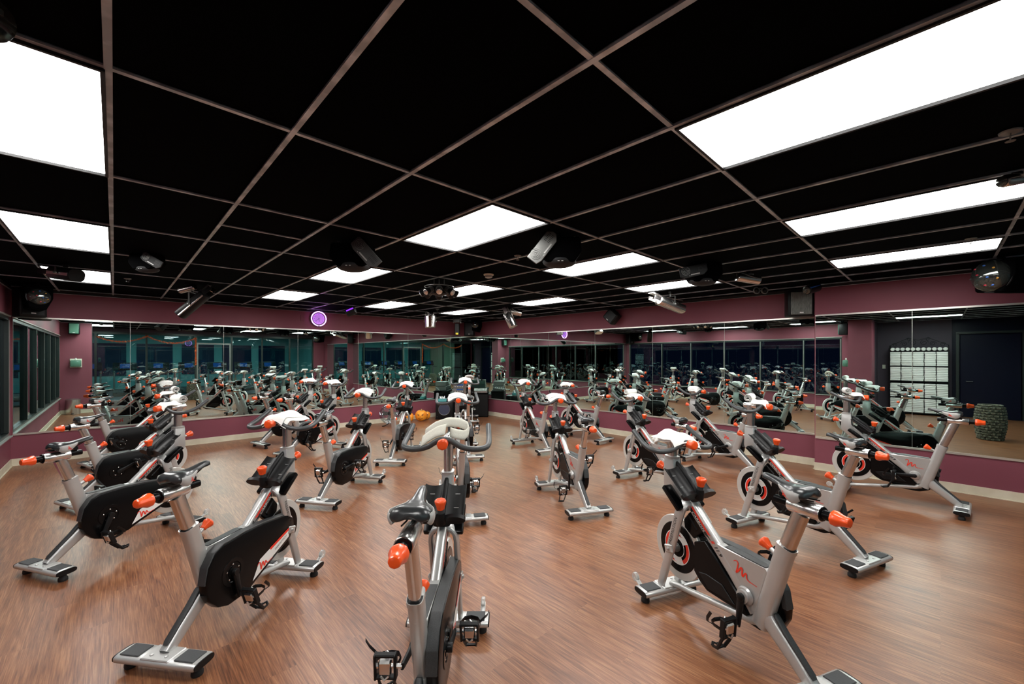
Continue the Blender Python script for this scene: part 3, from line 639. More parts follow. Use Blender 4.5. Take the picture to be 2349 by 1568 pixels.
    Q.append(P[-1]); rr = [.0165]*len(Q); rr[0] = rr[-1] = .012; rr[1] = rr[-2] = .0165
    part('handlebar', MB().tube(Q, rr, 14).bbox((.858,0,1.172), (.075,.060,.050), .012, 2), M['grip'], root, smooth=60)
    part('handlebar_knob', knob_mb((.822,0,1.172), (-1,0,0), .062, .026, .031, flute=.05), M['orange'], root, label='orange knob at the handlebar stem')
    return root
proto = build_bike()
proto_parts = list(proto.children)
def pose_bike(root, X, Y, deg, dh, ds, phi):
    root.location = (X, Y, 0); root.rotation_euler = (0, 0, R_(deg))
    for ch in root.children:
        n = ch.name.split('.')[0]
        if n in ('handlebar','handlebar_post','bar_slider','handlebar_knob'): ch.location.z = dh
        if n in ('saddle','saddle_clamp','seat_post','seat_slider'): ch.location = (-ds*.33 + (.03 if root.location.x > .7 and root.location.y < 1.5 and root.location.x < 1 and n.startswith('saddle') else 0), 0, ds)
        if n == 'crank':
            sy = ch['side_sign']; a = R_(phi) + (pi if sy > 0 else 0)       # phi: angle of the right-hand arm, from forward up
            ch.rotation_euler = (0, -a, 0)
            for p in ch.children: p.rotation_euler = (0, a + R_(78 + 7*sy), 0)
B = {
'L1':(.190,2.891,37.9,.023,0,-78,'largest exercise bike on the left, black chain cover, rear foot at the bottom edge','exercise bikes of the left side'),
'L2':(-.383,4.756,30.5,.017,-.036,-112,'exercise bike nearest to the left picture edge, its whole rear foot in view','exercise bikes of the left side'),
'L3':(-.335,6.589,22,.011,-.028,25,'second exercise bike back along the window wall, in front of the mirror corner','exercise bikes of the left side'),
'L4':(-.273,8.837,20,.030,.012,165,'rearmost exercise bike along the window wall, saddle seen just over the dado','exercise bikes of the left side'),
'C1':(.781,1.375,45.9,.019,.057,-12,'exercise bike in the bottom middle seen from behind, front wheel pointing away','exercise bikes of the middle line'),
'C2':(2.507,3.307,57,-.008,-.024,-30,'second exercise bike in the middle line, right behind the nearest one\'s handlebar','exercise bikes of the middle line'),
'C3':(4.119,5.284,56.3,.056,.006,40,'third exercise bike in the middle line, in front of the music cabinet','exercise bikes of the middle line'),
'C4':(7.02,8.98,-128,-.02,-.02,30,'instructor\'s exercise bike by the music cabinet, turned round to face the class','exercise bikes of the middle line'),
'M1':(3.076,5.913,45.1,0,-.014,20,'exercise bike in front of the pumpkins and the round floor fan','exercise bikes between the mirrors and the middle'),
'M2':(1.636,4.806,35.3,.013,0,5,'exercise bike left of the middle with both pedals level, rear foot side-on','exercise bikes between the mirrors and the middle'),
'M3':(2.04,7.497,22,.022,.04,-118,'exercise bike close to the left mirror wall, behind the left one with level pedals','exercise bikes between the mirrors and the middle'),
'M4':(1.951,8.772,14,.007,-.015,-60,'exercise bike tight against the left dado, under the neon clock','exercise bikes between the mirrors and the middle'),
'R1':(2.421,.411,66.5,-.07,-.002,96,'largest exercise bike on the right, left side with the red emblem fully seen','exercise bikes of the right side'),
'R2':(4.265,.403,70.5,.029,-.020,-150,'second exercise bike on the right, its front wheel beside the largest one\'s saddle','exercise bikes of the right side'),
'R3':(6.505,-.161,87.1,.016,.056,176,'rightmost exercise bike, standing along the projecting mirror wall','exercise bikes of the right side'),
'R4':(6.589,1.852,77,-.046,-.10,160,'exercise bike at the right mirror wall just before the wall step','exercise bikes of the right side'),
'R5':(4.942,2.097,72.6,-.055,-.10,130,'exercise bike behind the largest right one\'s handlebar, low saddle','exercise bikes of the right side'),
'R6':(3.579,2.554,61.4,-.031,-.005,92,'exercise bike alone on the open floor right of the middle, one pedal straight down','exercise bikes of the right side'),
'R7':(6.866,4.541,87.7,-.09,-.016,-60,'exercise bike at the middle of the right mirror wall, partly behind the lone one','exercise bikes of the right side'),
'R8':(5.423,4.7,71.6,.002,-.044,175,'rear exercise bike on the right, nearest to the back corner','exercise bikes of the right side'),
}
first = True
for k_, (X, Y, dg_, dh, ds, phi, lab, grp) in B.items():
    b_ = proto if first else copy_tree(proto)
    first = False
    b_['label'] = lab; b_['group'] = grp
    pose_bike(b_, X, Y, dg_, dh, ds, phi)

# ------------------------------------------------------------------ towels on the handlebars
from mathutils import noise as mn
def towel_mesh(kind, seed):
    n_ = lambda x, y: mn.noise(V((x*13+seed*7.3, y*13, seed)))
    mb = MB()
    def over(x, y):      # resting height on slider tube and bar wings
        a = abs(y); return .012 - .055*min(1, max(0, a-.030)/.11)**1.3
    if kind == 'drape':
        for k in range(2):
            off = .016*k
            def fn(u, v):
                w = .095 + .03*v - .012*k; y = (u-.5)*2*w + .012*seed*(k-.5); x = -.115 + .235*v - .010*k
                z = over(x, y) + off + .012*n_(x, y) + .010*sin(u*9+seed+k*2)*v
                if v < .12: z -= (.12-v)*.35
                return (x, y, z)
            mb2 = sheet(fn, 14, 12, .013); mb.add(mb2.v, mb2.f)
        def fn(u, v): x = .03 + .08*u; y = .10 + .012*sin(u*6); return (x, y + .02*v*sin(u*4), .00 - .075*v*(.4+.6*u) + .01*n_(x*2, v))
        mb2 = sheet(fn, 8, 6, .010); mb.add(mb2.v, mb2.f)
    elif kind == 'roll':
        R = []; T_ = 2.6
        prof = []
        for i in range(52):
            a = 2*pi*T_*i/51; r = .010 + .027*(i/51); prof.append((r*cos(a), r*sin(a)))
        prof += [(.037 - .05*(i/8) - .02, .037*0 - .012 - .020*(i/8)) for i in range(1, 3)]
        L_ = .20; rings = []
        def fn(u, v):
            x, z = prof[min(int(u*(len(prof)-1)+.5), len(prof)-1)]; y = (v-.5)*L_
            return (x + .04 + .003*n_(y*2, x*9), y, z + .052)
        mb2 = sheet(fn, len(prof)-1, 8, .0075); mb.add(mb2.v, mb2.f)
        def fn(u, v):
            x = -.120 + .15*u; y = (v-.5)*.19; return (x, y, over(x, y) + .012 + .010*n_(x, y) + .03*max(0, u-.7) - .25*max(0, .15-u))
        mb2 = sheet(fn, 10, 10, .014); mb.add(mb2.v, mb2.f)
    elif kind == 'flat':
        for k in range(3):
            def fn(u, v):
                y = (u-.5)*(.235 - .012*k); x = -.055 + .135*v + .004*k; z = over(x, y)*.8 + .010 + .014*k + .006*n_(x, y)
                if v < .25 : z -= (.25-v)*.10
                return (x, y, z)
            mb2 = sheet(fn, 12, 8, .0125); mb.add(mb2.v, mb2.f)
        def fn(u, v): y = (u-.5)*.225; return (-.058 - .016*v, y, .006 - .055*v + over(0, y)*.8 + .004*sin(u*7))
        mb2 = sheet(fn, 12, 5, .012); mb.add(mb2.v, mb2.f)
    elif kind == 'loop':
        pts = [(-.085,.135,-.045),(-.075,.10,-.02),(-.07,.05,.010),(-.055,.00,.022)]
        def fn(u, v): a = u*3; i = min(int(a), 2); t = a-i; p = V(pts[i]).lerp(V(pts[i+1]), t); return (p.x + .060*v - .02, p.y, p.z + .050*v - .005)
        mb2 = sheet(fn, 12, 6, .016); mb.add(mb2.v, mb2.f)
        cp = [(.02,.135,-.005),(.035,.08,.035),(.045,.0,.062),(.04,-.07,.058),(.02,-.118,.040),(-.01,-.130,.015),(-.03,-.110,-.005),(-.025,-.06,.0),(-.01,-.02,.010)]
        def fn(u, v):
            a = u*(len(cp)-1); i = min(int(a), len(cp)-2); t = a-i; p = V(cp[i]).lerp(V(cp[i+1]), t); return (p.x + .035*(v-.5), p.y, p.z + .050*(v-.5) + .008)
        mb2 = sheet(fn, 30, 5, .015); mb.add(mb2.v, mb2.f)
    return mb
TW = {k+str(s): towel_mesh(k, s).mesh('towel', M['towelold' if k == 'loop' else 'towel'], 70) for k, s in (('drape',1),('drape',2),('roll',1),('roll',2),('flat',1),('flat',2),('loop',1))}
TL = {
'L1':('drape1',0,'white towel draped over the handlebar of the largest left bike, hanging down at one side'),'L2':('roll1',-14,'half-rolled white towel over an orange knob on the bike nearest the left edge'),
'L3':('roll2',-20,'rolled white towel on the second bike back along the window wall'),'L4':('flat1',0,'folded white towel on the rearmost bike of the window wall'),
'C1':('loop1',0,'off-white towel looped around the bars of the bike in the bottom middle'),'C2':('flat1',0,'flat-folded white towel on the second bike of the middle line'),
'C3':('flat2',0,'small white towel on the middle-line bike before the music cabinet'),'C4':('flat2',0,'white towel on the instructor\'s bike by the music cabinet'),
'M1':('flat1',4,'white towel on the handlebar of the bike in front of the pumpkins'),'M2':('flat2',10,'white towel on the bike with level pedals left of the middle'),
'M3':('drape2',0,'crumpled white towel on the bike close to the left mirror wall'),'M4':('drape1',0,'crumpled white towel on the bike under the neon clock'),
'R1':('drape2',-8,'rumpled white towel on the handlebar of the largest right bike'),'R2':('roll1',25,'rolled white towel on the second bike on the right'),
'R3':('roll2',20,'tightly rolled white towel on the rightmost bike'),'R4':('flat1',15,'folded white towel on the bike just before the wall step'),
'R5':('roll2',10,'thick white towel on the low-saddled bike behind the largest right one'),'R6':('flat2',0,'flat white towel on the lone bike right of the middle'),
'R7':('drape1',0,'slanting white towel on the bike at the middle of the right mirror wall'),'R8':('flat1',-6,'white towel on the rear right bike nearest the back corner')}
for k_, (me_, yaw_, lab) in TL.items():
    X, Y, dg_, dh = B[k_][:4]; a = R_(dg_)
    lx = .935
    obj('towel', TW[me_], None, (X + lx*cos(a), Y + lx*sin(a), 1.197 + dh), (0, 0, a + R_(yaw_)), label=lab, category='towel', group='towels on the handlebars')

# ------------------------------------------------------------------ things hung under the ceiling
RV = V((.7203,-.6937,0)); FV = V((.6937,.7203,0)); UP = V((0,0,1))
def barrel(t, a, b, r, m1, n=20, name='barrel', sq=0):
    a = V(a); b = V(b); L_ = (b-a).length
    return part(name, MB().lathe([(r*.80,0),(r,.01),(r,L_-.01),(r*.80,L_)], a, b-a, n), m1, t)
def bracket(t, at, top=CEIL, w=.09, d=None):
    d = V(d or RV); at = V(at); h = top - at.z
    mb = MB()
    for s_ in (-1, 1): mb.tube([at + d*(s_*w) , at + d*(s_*w) + UP*(h*.6)], .004, 4, .014, ref=d)
    mb.tube([at - d*w + UP*(h*.6), at + d*w + UP*(h*.6)], .014, 4, .004); mb.tube([at + UP*(h*.6), at + UP*h], .014, 8)
    part('bracket', mb, M['dkgrey'], t)
    part('clamp', MB().bbox(tuple(at + UP*(h-.02)), (.05,.05,.04), .006, 1), M['black'], t)
def rel(t, pts): return [V(p) - V(t.location) for p in pts]
# angular effect lights with a fan plate
def effect_light(label, loc, side, tilt, plate):
    t = thing('effect_light', label, 'stage light', loc); t.rotation_euler = (0, 0, R_(46.08-90))
    b = MB().prism([(-.17,.10),(-.19,-.02),(-.12,-.115),(.12,-.115),(.19,-.02),(.17,.10)], -.10, .10, .012, 1)
    part('housing', b, M['tile'], t)
    part('lens_bowl', MB().sphere((0,0,-.10), .15, 24, 10, 1, .75, .34), M['blackmatte'], t)
    Rm = Matrix.Rotation(R_(side*tilt), 3, 'Y')
    p = MB().prism([(-.15,.045),(-.15,-.055),(-.10,-.075),(.11,-.075),(.16,-.035),(.16,.045)], -.008, .008, .003, 1); p.xf(Rm.to_4x4()); po_ = part('side_plate', p, plate, t, (side*.165, -.115, .01))
    g_ = MB()
    for r in (.018,.032,.046): g_.tube([Rm @ V((-.085+r*cos(2*pi*i/20), -.011, .0+r*sin(2*pi*i/20))) for i in range(20)], .0018, 4, close=True, cap=False)
    g_.tube([Rm @ V((-.131,-.011,0)), Rm @ V((-.039,-.011,0))], .0018, 4); part('fan_grille', g_, M['midgrey'], po_, kind='stuff')
    sl = MB()
    for i in range(6):
        for j in (0,1): sl.box(Rm @ V((.06+.014*i, -.0095, .012-.034*j)), (.005,.002,.024), Rm)
    part('vent_slots', sl, M['ink'], po_, kind='stuff')
    part('maker_strip', MB().box(Rm @ V((.015,-.0098,-.052)), (.10,.002,.012), Rm).box(Rm @ V((-.05,-.0098,-.060)), (.012,.002,.006), Rm), M['sidegrey'], po_)
    bracket(t, (0,.0,.09), CEIL-loc[2], .10, (1,0,0))
    part('status_lamps', MB().box((-.02,-.113,-.112), (.016,.002,.004)).box((.012,-.113,-.112), (.016,.002,.004)), M['white'], t, kind='stuff')
    t.location.z = loc[2]
    part('safety_cable', MB().tube([(side*-.12,0,.10),(side*-.15,0,.15),(side*-.12,.02,CEIL-loc[2]-.01)], .003, 6), M['dkgrey'], t)
    return t
effect_light('round-bellied black effect light hung over the light panel above the neon clock', (1.60,3.79,2.62), 1, 48, M['dkgrey'])
effect_light('angular effect light with a grey slotted side plate, hung right of the middle light panel', (2.86,2.36,2.625), -1, 52, M['midgrey'])
effect_light('black hexagonal effect light against the far right light panel, left of the grey can', (4.83,1.88,2.64), -1, 12, M['black'])
effect_light('black effect light with a fan grille and tilted plate, upper left near the scanner', (.25,5.80,2.68), 1, 30, M['blackmatte']).scale = (.75,.75,.75)
# mirror scanners
def scanner(label, a, b, r, mt, stripe, hd=0):
    a = V(a); b = V(b); t = thing('scanner_light', label, 'stage light', a.lerp(b,.5)); o = V(t.location); d = (b-a).normalized(); L_ = (b-a).length
    s_ = d.cross(UP).normalized() if abs(d.z) < .95 else RV.copy()
    u = s_.cross(d).normalized()
    body = MB().tube([a-o, a-o+d*.01, b-o-d*.01, b-o], [r*.95, r, r, r*.95], 18, [r*.80, r*.86, r*.86, r*.80], p=3, ref=s_)
    part('barrel', body, mt, t)
    fr = MB()
    fv = (V((0,0,1.68)) - o).normalized(); fl_ = (fv - d*fv.dot(d)).normalized()
    part('front_stripe', MB().tube([a-o+d*.012+fl_*r*.80, b-o-d*.012+fl_*r*.80], r*.30, 8, r*.24, p=4, ref=d.cross(fl_)), stripe, t)
    hd_ = a - o - d*.10
    hood = MB(); 
    for s2 in (-1, 1): hood.tube([a-o + s_*(s2*r*.8), a-o - d*.14 + s_*(s2*r*.8)], .004, 4, r*.5, ref=s_)
    part('hood', hood, mt, t, kind='stuff'); part('hood_top', MB().tube([a-o+u*r*.75, a-o-d*.17+u*r*.75], r*.8, 4, .006, p=6, ref=s_), mt, t)
    part('mirror_flap', MB().box(a-o-d*.09, (.07,.07,.006), Matrix.Rotation(.6, 3, s_)), M['chrome'], t)
    bracket(t, (0,0,0), CEIL-o.z, r*1.15, s_)
    for s2 in (-1,1): part('side_screw', MB().lathe([(.016,0),(.016,.014),(.008,.018)], s_*(s2*(r*1.15)), s_*s2, 12), M['midgrey'], t)
    return t
scanner('bright silver scanner light tilted in front of the right purple wall', (6.30,3.15,2.60), (6.80,2.98,2.47), .085, M['chrome'], M['dkgrey'])
scanner('silver and brown scanner light pointing straight down left of the corner', (5.415,8.446,2.66), (5.422,8.439,2.385), .118, M['chrome'], M['carve'])
scanner('silver scanner light with a black stripe, tilted, right of the corner', (6.14,6.52,2.62), (6.21,6.40,2.33), .105, M['chrome'], M['black'])
scanner('long black scanner light slanting down in front of the left purple wall', (.98,7.66,2.62), (.70,7.84,2.30), .085, M['black'], M['alu'])
scanner('black and silver scanner light level against the far left light panel', (-.50,7.15,2.66), (-.31,6.90,2.62), .085, M['black'], M['alu'])
# par cans / pinspots
def can(label, a, b, r, m_, extra=None, lens=None):
    a = V(a); b = V(b); t = thing('spot_can', label, 'stage light', a.lerp(b,.5)); o = V(t.location)
    barrel(t, a-o, b-o, r, m_); d = (b-a).normalized()
    part('lens', MB().lathe([(r*.86,0),(r*.86,.006),(r*.5,.010)], a-o-d*.002, -d, 18), M['mirrorball'], t)
    if extra: part('glow_stripe', MB().tube([a-o+d*.02-FV*r*.82+UP*r*.35, b-o-d*.02-FV*r*.82+UP*r*.35], r*.22, 8), extra, t)
    bracket(t, (0,0,0), CEIL-o.z, r*1.1, RV); return t
can('small silver can light above the slanting scanner on the left', (.70,7.84,2.665), (.86,7.66,2.72), .045, M['alu'])
can('small silver can light beside the striped scanner right of the corner', (6.28,6.58,2.70), (6.47,6.41,2.64), .07, M['alu'])
can('grey can light hung near the black hexagonal effect light', (5.60,1.76,2.68), (5.78,1.56,2.63), .055, M['alu'])
can('short black can light with purple glow right of the neon clock', (3.52,8.66,2.60), (3.66,8.56,2.68), .085, M['black'], M['led'])
can('small black cylinder light with a blue stripe over the grey-grilled speaker', (7.14,1.33,2.635), (7.36,1.24,2.695), .062, M['black'], M['gem_b'])
can('tiny can light cut by the right picture edge', (3.72,-.25,2.70), (3.83,-.36,2.73), .035, M['alu'])
can('round chrome lamp cut by the top left corner', (-.27,2.00,2.71), (-.34,2.08,2.74), .065, M['blackgloss'])
# ring-shaped swivel lamp
t = thing('swivel_lamp', 'ornate twin-ring swivel lamp in front of the right purple wall top', 'stage light', (7.05,1.90,2.69))
for dx in (-.05, .07):
    c = RV*dx; part('ring', MB().tube([c + RV*(.045*cos(2*pi*i/18)) + UP*(.045*sin(2*pi*i/18)) for i in range(18)], .011, 8, close=True, cap=False), M['midgrey'], t)
    part('lamp_eye', MB().sphere(c, .030, 14, 8), M['black'], t)
part('mount', MB().lathe([(.04,0),(.035,.035),(.02,.06)], (0,0,.03), (0,0,1), 16), M['black'], t)
# cluster of pinspots
t = thing('spot_cluster', 'cluster of black pinspots on one hub hung in the middle of the room', 'stage light', (3.24,4.82,2.60))
part('hub', MB().lathe([(.05,-.07),(.11,-.05),(.12,0),(.11,.06),(.06,.08)], (0,0,0), (0,0,1), 20), M['black'], t)
for s_ in (-1,0,1): part('drop_rod', MB().tube([(.07*s_*.72,-.07*s_*.69,.06),(.07*s_*.72,-.07*s_*.69,.155)], .006, 6), M['midgrey'], t)
for i in range(8):
    a = 2*pi*i/8 + .2; d = V((cos(a), sin(a), -.55)).normalized(); c = V((cos(a), sin(a), 0))*.12
    pin = part('pinspot', MB().lathe([(.030,0),(.040,.01),(.042,.10),(.050,.13),(.050,.15),(.036,.152)], c + UP*.02, d, 16), M['black'], t)
    fn_ = MB()
    for k in range(4): fn_.lathe([(.045,.03+.016*k),(.045,.036+.016*k)], c + UP*.02, d, 14)
    part('cooling_fin', fn_, M['midgrey'], pin, kind='stuff')
    part('lens', MB().lathe([(.040,.1525),(.030,.158)], c + UP*.02, d, 14), M['chrome'], pin)
    part('yoke', MB().tube([c*.5, c + d.cross(UP)*.05, c + d*.08 + d.cross(UP)*.055], .005, 6), M['dkgrey'], t)
part('chain_ring', MB().tube([(.20*cos(2*pi*i/28), .20*sin(2*pi*i/28), .05) for i in range(28)], .006, 6, close=True, cap=False), M['midgrey'], t)
# tall dark fixture in the corner
t = thing('wall_fixture', 'dark vertical fixture with a yellow sticker, left of the corner speaker', 'stage light', (6.70,9.10,2.50)); t.rotation_euler = (0,0,R_(-44))
part('head', MB().bbox((0,0,.17), (.17,.14,.12), .015, 1), M['dkgrey'], t); part('body', MB().bbox((0,0,-.06), (.13,.11,.30), .015, 1), M['black'], t)
part('sticker', MB().box((.0,-.057,-.19), (.07,.002,.05)), M['yellow'], t); part('arm', MB().tube([(-.10,0,.10),(-.10,0,.255),(.10,0,.255),(.10,0,.10)], .010, 6), M['midgrey'], t)
# wall speakers
def speaker(label, loc, rz, w, d, h, grille, dome=None, tilt=0):
    t = thing('loudspeaker', label, 'speaker', loc, R_(rz))
    t.rotation_euler = (R_(tilt), 0, R_(rz))
    part('cabinet', MB().bbox((0,0,0), (w,d,h), .025, 3), M['black'], t)
    part('grille', MB().bbox((0,-d/2-.004,0), (w*.80,.014,h*.86), .006, 1), grille, t)
    part('badge', MB().box((0,-d/2-.012,-h*.36), (.05,.002,.014)), M['white'], t)
    part('wall_arm', MB().tube([(0,d/2-.01,0),(0,d/2+.09,0)], .018, 8), M['dkgrey'], t)
    return t
speaker('black speaker with a grey grille hung at the wall step on the right', (7.62,1.52,2.50), -62, .34, .22, .40, M['grille'])
speaker('black speaker in the far left corner over the window wall', (-.93,9.62,2.50), 22, .30, .26, .44, M['black'])
speaker('black speaker in the back corner above the music cabinet', (7.52,9.60,2.50), -46, .30, .24, .42, M['black'])
speaker('small black speaker rolled onto its corner on the right purple wall', (7.68,4.88,2.55), -88, .28, .18, .26, M['black']).rotation_euler = (0, R_(43), R_(-88))
speaker('black speaker high on the pier, seen only in the mirror', (-.86,2.05,2.52), 180, .24, .22, .34, M['green'])
# crystal dome effect lights
def dome(label, loc, rz, r, box):
    t = thing('dome_light', label, 'stage light', loc, R_(rz))
    part('housing', MB().prism([(-box,.16),(-box*.75,-.16),(box*.5,-.19),(box,-.02),(box,.16)], .02, .44, .015, 1), M['tile'], t)
    sp_ = MB().sphere((0,.03,0), r, 28, 14, 1, .72, 1); do_ = part('dome', sp_, M['mirrorball'], t, smooth=60)
    for i, (az, el_) in enumerate(((-35,30),(0,40),(32,25),(-48,-5),(-15,5),(15,-8),(42,-15),(-25,-32),(5,-38),(30,-40))):
        az, el_ = R_(az), R_(el_); n_ = V((sin(az)*cos(el_), -cos(az)*cos(el_), sin(el_))); p = V((n_.x*r, .03+n_.y*r*.72, n_.z*r))
        part('gem', MB().sphere(p, r*.085, 8, 5, 1, .4, .7), M[('gem_r','gem_b','gem_a','ink')[i % 4]], do_)
    part('rim', MB().tube([(r*1.03*cos(2*pi*i/30), .035, r*1.03*sin(2*pi*i/30)) for i in range(30)], .008, 6, close=True, cap=False), M['black'], t)
    bracket(t, (0,.15,.12), CEIL-loc[2], .12, (1,0,0))
dome('dark gem-studded dome light at the top right in front of the purple wall', (6.76,-.36,2.55), -128, .168, .19)
dome('gem-studded dome light over the speaker in the far left corner', (-.78,9.02,2.55), 12, .120, .14)
dome('small gem-studded dome light beside the corner speaker above the music cabinet', (7.18,8.93,2.57), -50, .10, .12)
# sprinklers and smoke detector
def sprinkler(label, x, y):
    t = thing('sprinkler', label, 'sprinkler', (x, y, CEIL-.003), 0, 'ceiling sprinklers')
    part('escutcheon', MB().lathe([(.040,0),(.038,-.006),(.020,-.012)], (0,0,0), (0,0,1), 18), M['midgrey'], t)
    part('frame_arm', MB().tube([(.012,0,-.010),(.016,0,-.028),(.006,0,-.045)], .0025, 6).tube([(-.012,0,-.010),(-.016,0,-.028),(-.006,0,-.045)], .0025, 6), M['midgrey'], t)
    part('deflector', MB().lathe([(.018,-.045),(.018,-.047)], (0,0,0), (0,0,1), 12), M['midgrey'], t)
for lab, x, y in (('chrome sprinkler nearest the right picture edge',3.07,-.23),('sprinkler above the rear long light panel on the right',5.58,-.19),('sprinkler left of the grey angular effect light',3.07,3.10),('sprinkler above the purple-glow can',3.14,7.9),('sprinkler between the slanting scanner and the fan-grille light on the left',.13,7.71),('sprinkler at the light panel above the silver scanner',5.69,3.17),('sprinkler by the light panel nearest the corner',5.19,7.79)): sprinkler(lab, x, y)
t = thing('smoke_detector', 'pale round smoke detector above the spot cluster to the right', 'detector', (3.49,4.06,CEIL-.003))
part('base', MB().lathe([(.066,0),(.066,-.012),(.058,-.016)], (0,0,0), (0,0,1), 22), M['ivory'], t); part('sensor_head', MB().lathe([(.050,-.016),(.046,-.045),(.026,-.052)], (0,0,0), (0,0,1), 22), M['sidegrey'], t)

# ------------------------------------------------------------------ neon clock
t = thing('neon_clock', 'round wall clock with a glowing purple neon ring, on the left purple wall', 'clock', (3.374, YL-.004, 2.557))
part('case', MB().lathe([(.185,0),(.180,.030),(.165,.040),(.150,.030),(.02,.026)], (0,0,0), (0,-1,0), 44), M['midgrey'], t)
part('dial', MB().lathe([(.125,.034),(.001,.035)], (0,0,0), (0,-1,0), 40), M['clockface'], t)
part('neon_ring', MB().tube([(.160*cos(R_(-84+348*i/60)), -.046, .160*sin(R_(-84+348*i/60))) for i in range(61)], .0085, 10), M['neon'], t, label='glowing purple glass tube')
for h in range(1, 13):
    a = R_(90 - 30*h); n_ = MB(); put_text(n_, str(h), .036, (.098*cos(a), -.036, .098*sin(a)), (1,0,0), (0,-1,0)); part('numeral', n_, M['ink'], t, smooth=0)
def hand(L_, deg, w_): d = V((sin(R_(deg)), 0, cos(R_(deg)))); part('clock_hand', MB().ribbon([d*-.02 + V((0,-.038,0)), d*L_ + V((0,-.038,0))], w_, (0,-1,0), .002), M['ink'], t, smooth=0)
hand(.070, 169, .008); hand(.105, 228, .006)
for x, w_, h_ in ((-.335,.085,.125),(.245,.065,.065)):
    tt = thing('wall_plate', 'purple-painted wall plate %s of the neon clock' % ('left' if x < 0 else 'right'), 'wall plate', (3.374+x, YL-.002, 2.557)); part('cover', MB().bbox((0,-.003,0), (w_,.006,h_), .002, 1), M['gem_plate'] if 'gem_plate' in M else M['purple'], tt); part('screw', MB().lathe([(.004,0),(.003,.002)], (0,-.006,0), (0,-1,0), 8), M['midgrey'], tt)

# ------------------------------------------------------------------ on the floor by the back corner
def pumpkin(label, loc, r, h, face, rz):
    t = thing('pumpkin', label, 'pumpkin', loc, R_(rz)); rings = []
    for i in range(15):
        a = -pi/2 + pi*i/14; ring = []
        for j in range(48):
            th = 2*pi*j/48; k_ = 1 - .055*abs(cos(th*5))**4*cos(a)**.5; dip = -.10*h*math.exp(-(cos(a)/.3)**2) if i > 7 else 0
            ring.append(V((r*k_*cos(a)**.8*cos(th) if i not in (0,14) else 1e-4*cos(th), r*k_*cos(a)**.8*sin(th) if i not in (0,14) else 1e-4*sin(th), h/2 + h/2*sin(a) + dip)))
        rings.append(ring)
    part('shell', MB().loft(rings), M['pumpkin'], t, smooth=50)
    part('stem', MB().tube([(0,0,h*.86),(.005,0,h*.95),(.015,0,h*1.06)], [r*.14,r*.10,r*.09], 8), M['stem'], t)
    def cut(pts):
        c = [] 
        for x, z in pts: y = -math.sqrt(max(0, 1-(x/r)**2-((z-h/2)/(h/2))**2*.8))*r - .004; c.append((x, y, z))
        part('carving', MB().add(c, [tuple(range(len(c)))]), M['carve'], t, smooth=0)
    if face == 1:
        for s_ in (-1,1):
            cut([(s_*.03,h*.62),(s_*.085,h*.70),(s_*.092,h*.67),(s_*.035,h*.585)]); cut([(s_*.025,h*.52),(s_*.05,h*.585),(s_*.085,h*.58),(s_*.055,h*.53)])
        cut([(-.008,h*.42),(.008,h*.42),(.0,h*.48)]); cut([(-.075,h*.34),(-.04,h*.25),(0,h*.21),(.04,h*.25),(.075,h*.34),(.04,h*.29),(0,h*.26),(-.04,h*.29)])
    if face == 2:
        for s_ in (-1,1): cut([(s_*.015,h*.56),(s_*.045,h*.56),(s_*.03,h*.72)])
        cut([(-.008,h*.44),(.008,h*.44),(0,h*.50)]); cut([(-.05,h*.38),(-.025,h*.26),(-.01,h*.31),(0,h*.25),(.01,h*.31),(.025,h*.26),(.05,h*.38),(.02,h*.33),(-.02,h*.33)])
pumpkin('biggest orange pumpkin with a grinning carved face, between two smaller ones', (5.82,9.50,.0), .155, .29, 1, -38)
pumpkin('small carved pumpkin with triangle eyes next to the subwoofer', (6.10,9.66,.0), .095, .21, 2, -42)
pumpkin('plain orange pumpkin on the fan side of the biggest one', (5.52,9.58,.0), .115, .24, 0, -30)
t = thing('floor_fan', 'round clear-caged floor fan on a black tube foot by the left dado', 'fan', (4.82,9.28,0), R_(-40))
part('foot', MB().tube([(-.17,-.06,.012),(-.13,-.02,.012),(-.12,.06,.012),(-.05,.10,.05),(-.03,.02,.13),(.03,.02,.13),(.05,.10,.05),(.12,.06,.012),(.13,-.02,.012),(.17,-.06,.012)], .011, 8), M['black'], t)
cg = MB(); Rt = Matrix.Rotation(R_(-18), 3, 'X')
for r in (.06,.11,.16,.195):
    for y in (-.055*math.sqrt(1-(r/.2)**2)-.01, .055*math.sqrt(1-(r/.2)**2)+.01): cg.tube([Rt @ V((r*cos(2*pi*i/26), y, r*sin(2*pi*i/26))) + V((0,0,.31)) for i in range(26)], .0022, 4, close=True, cap=False)
for i in range(18):
    a = 2*pi*i/18
    for s_ in (-1,1): cg.tube([Rt @ V((q*cos(a), s_*(.065*math.sqrt(max(0,1-(q/.21)**2))+.004), q*sin(a))) + V((0,0,.31)) for q in (.03,.10,.16,.20)], .0016, 4)
part('cage', cg, M['midgrey'], t, kind='stuff')
part('guard_ring', MB().tube([Rt @ V((.205*cos(2*pi*i/32), 0, .205*sin(2*pi*i/32))) + V((0,0,.31)) for i in range(32)], .012, 8, .05, close=True, cap=False, ref=Rt @ V((1,0,0)) if 0 else None), M['fanclear'], t)
for i in range(4):
    a = 2*pi*i/4; bl = MB(); P_ = [(.03,-.01,-.03),(.17,-.02,-.06),(.18,.02,.05),(.03,.01,.03)]; Q = Matrix.Rotation(a, 3, 'Y')
    bl.add([Rt @ (Q @ V(p)) + V((0,0,.31)) for p in P_] + [Rt @ (Q @ (V(p)+V((0,.004,0)))) + V((0,0,.31)) for p in P_], [(0,1,2,3),(4,7,6,5),(0,4,5,1),(1,5,6,2),(2,6,7,3),(3,7,4,0)]); part('blade', bl, M['dkgrey'], t, smooth=0)
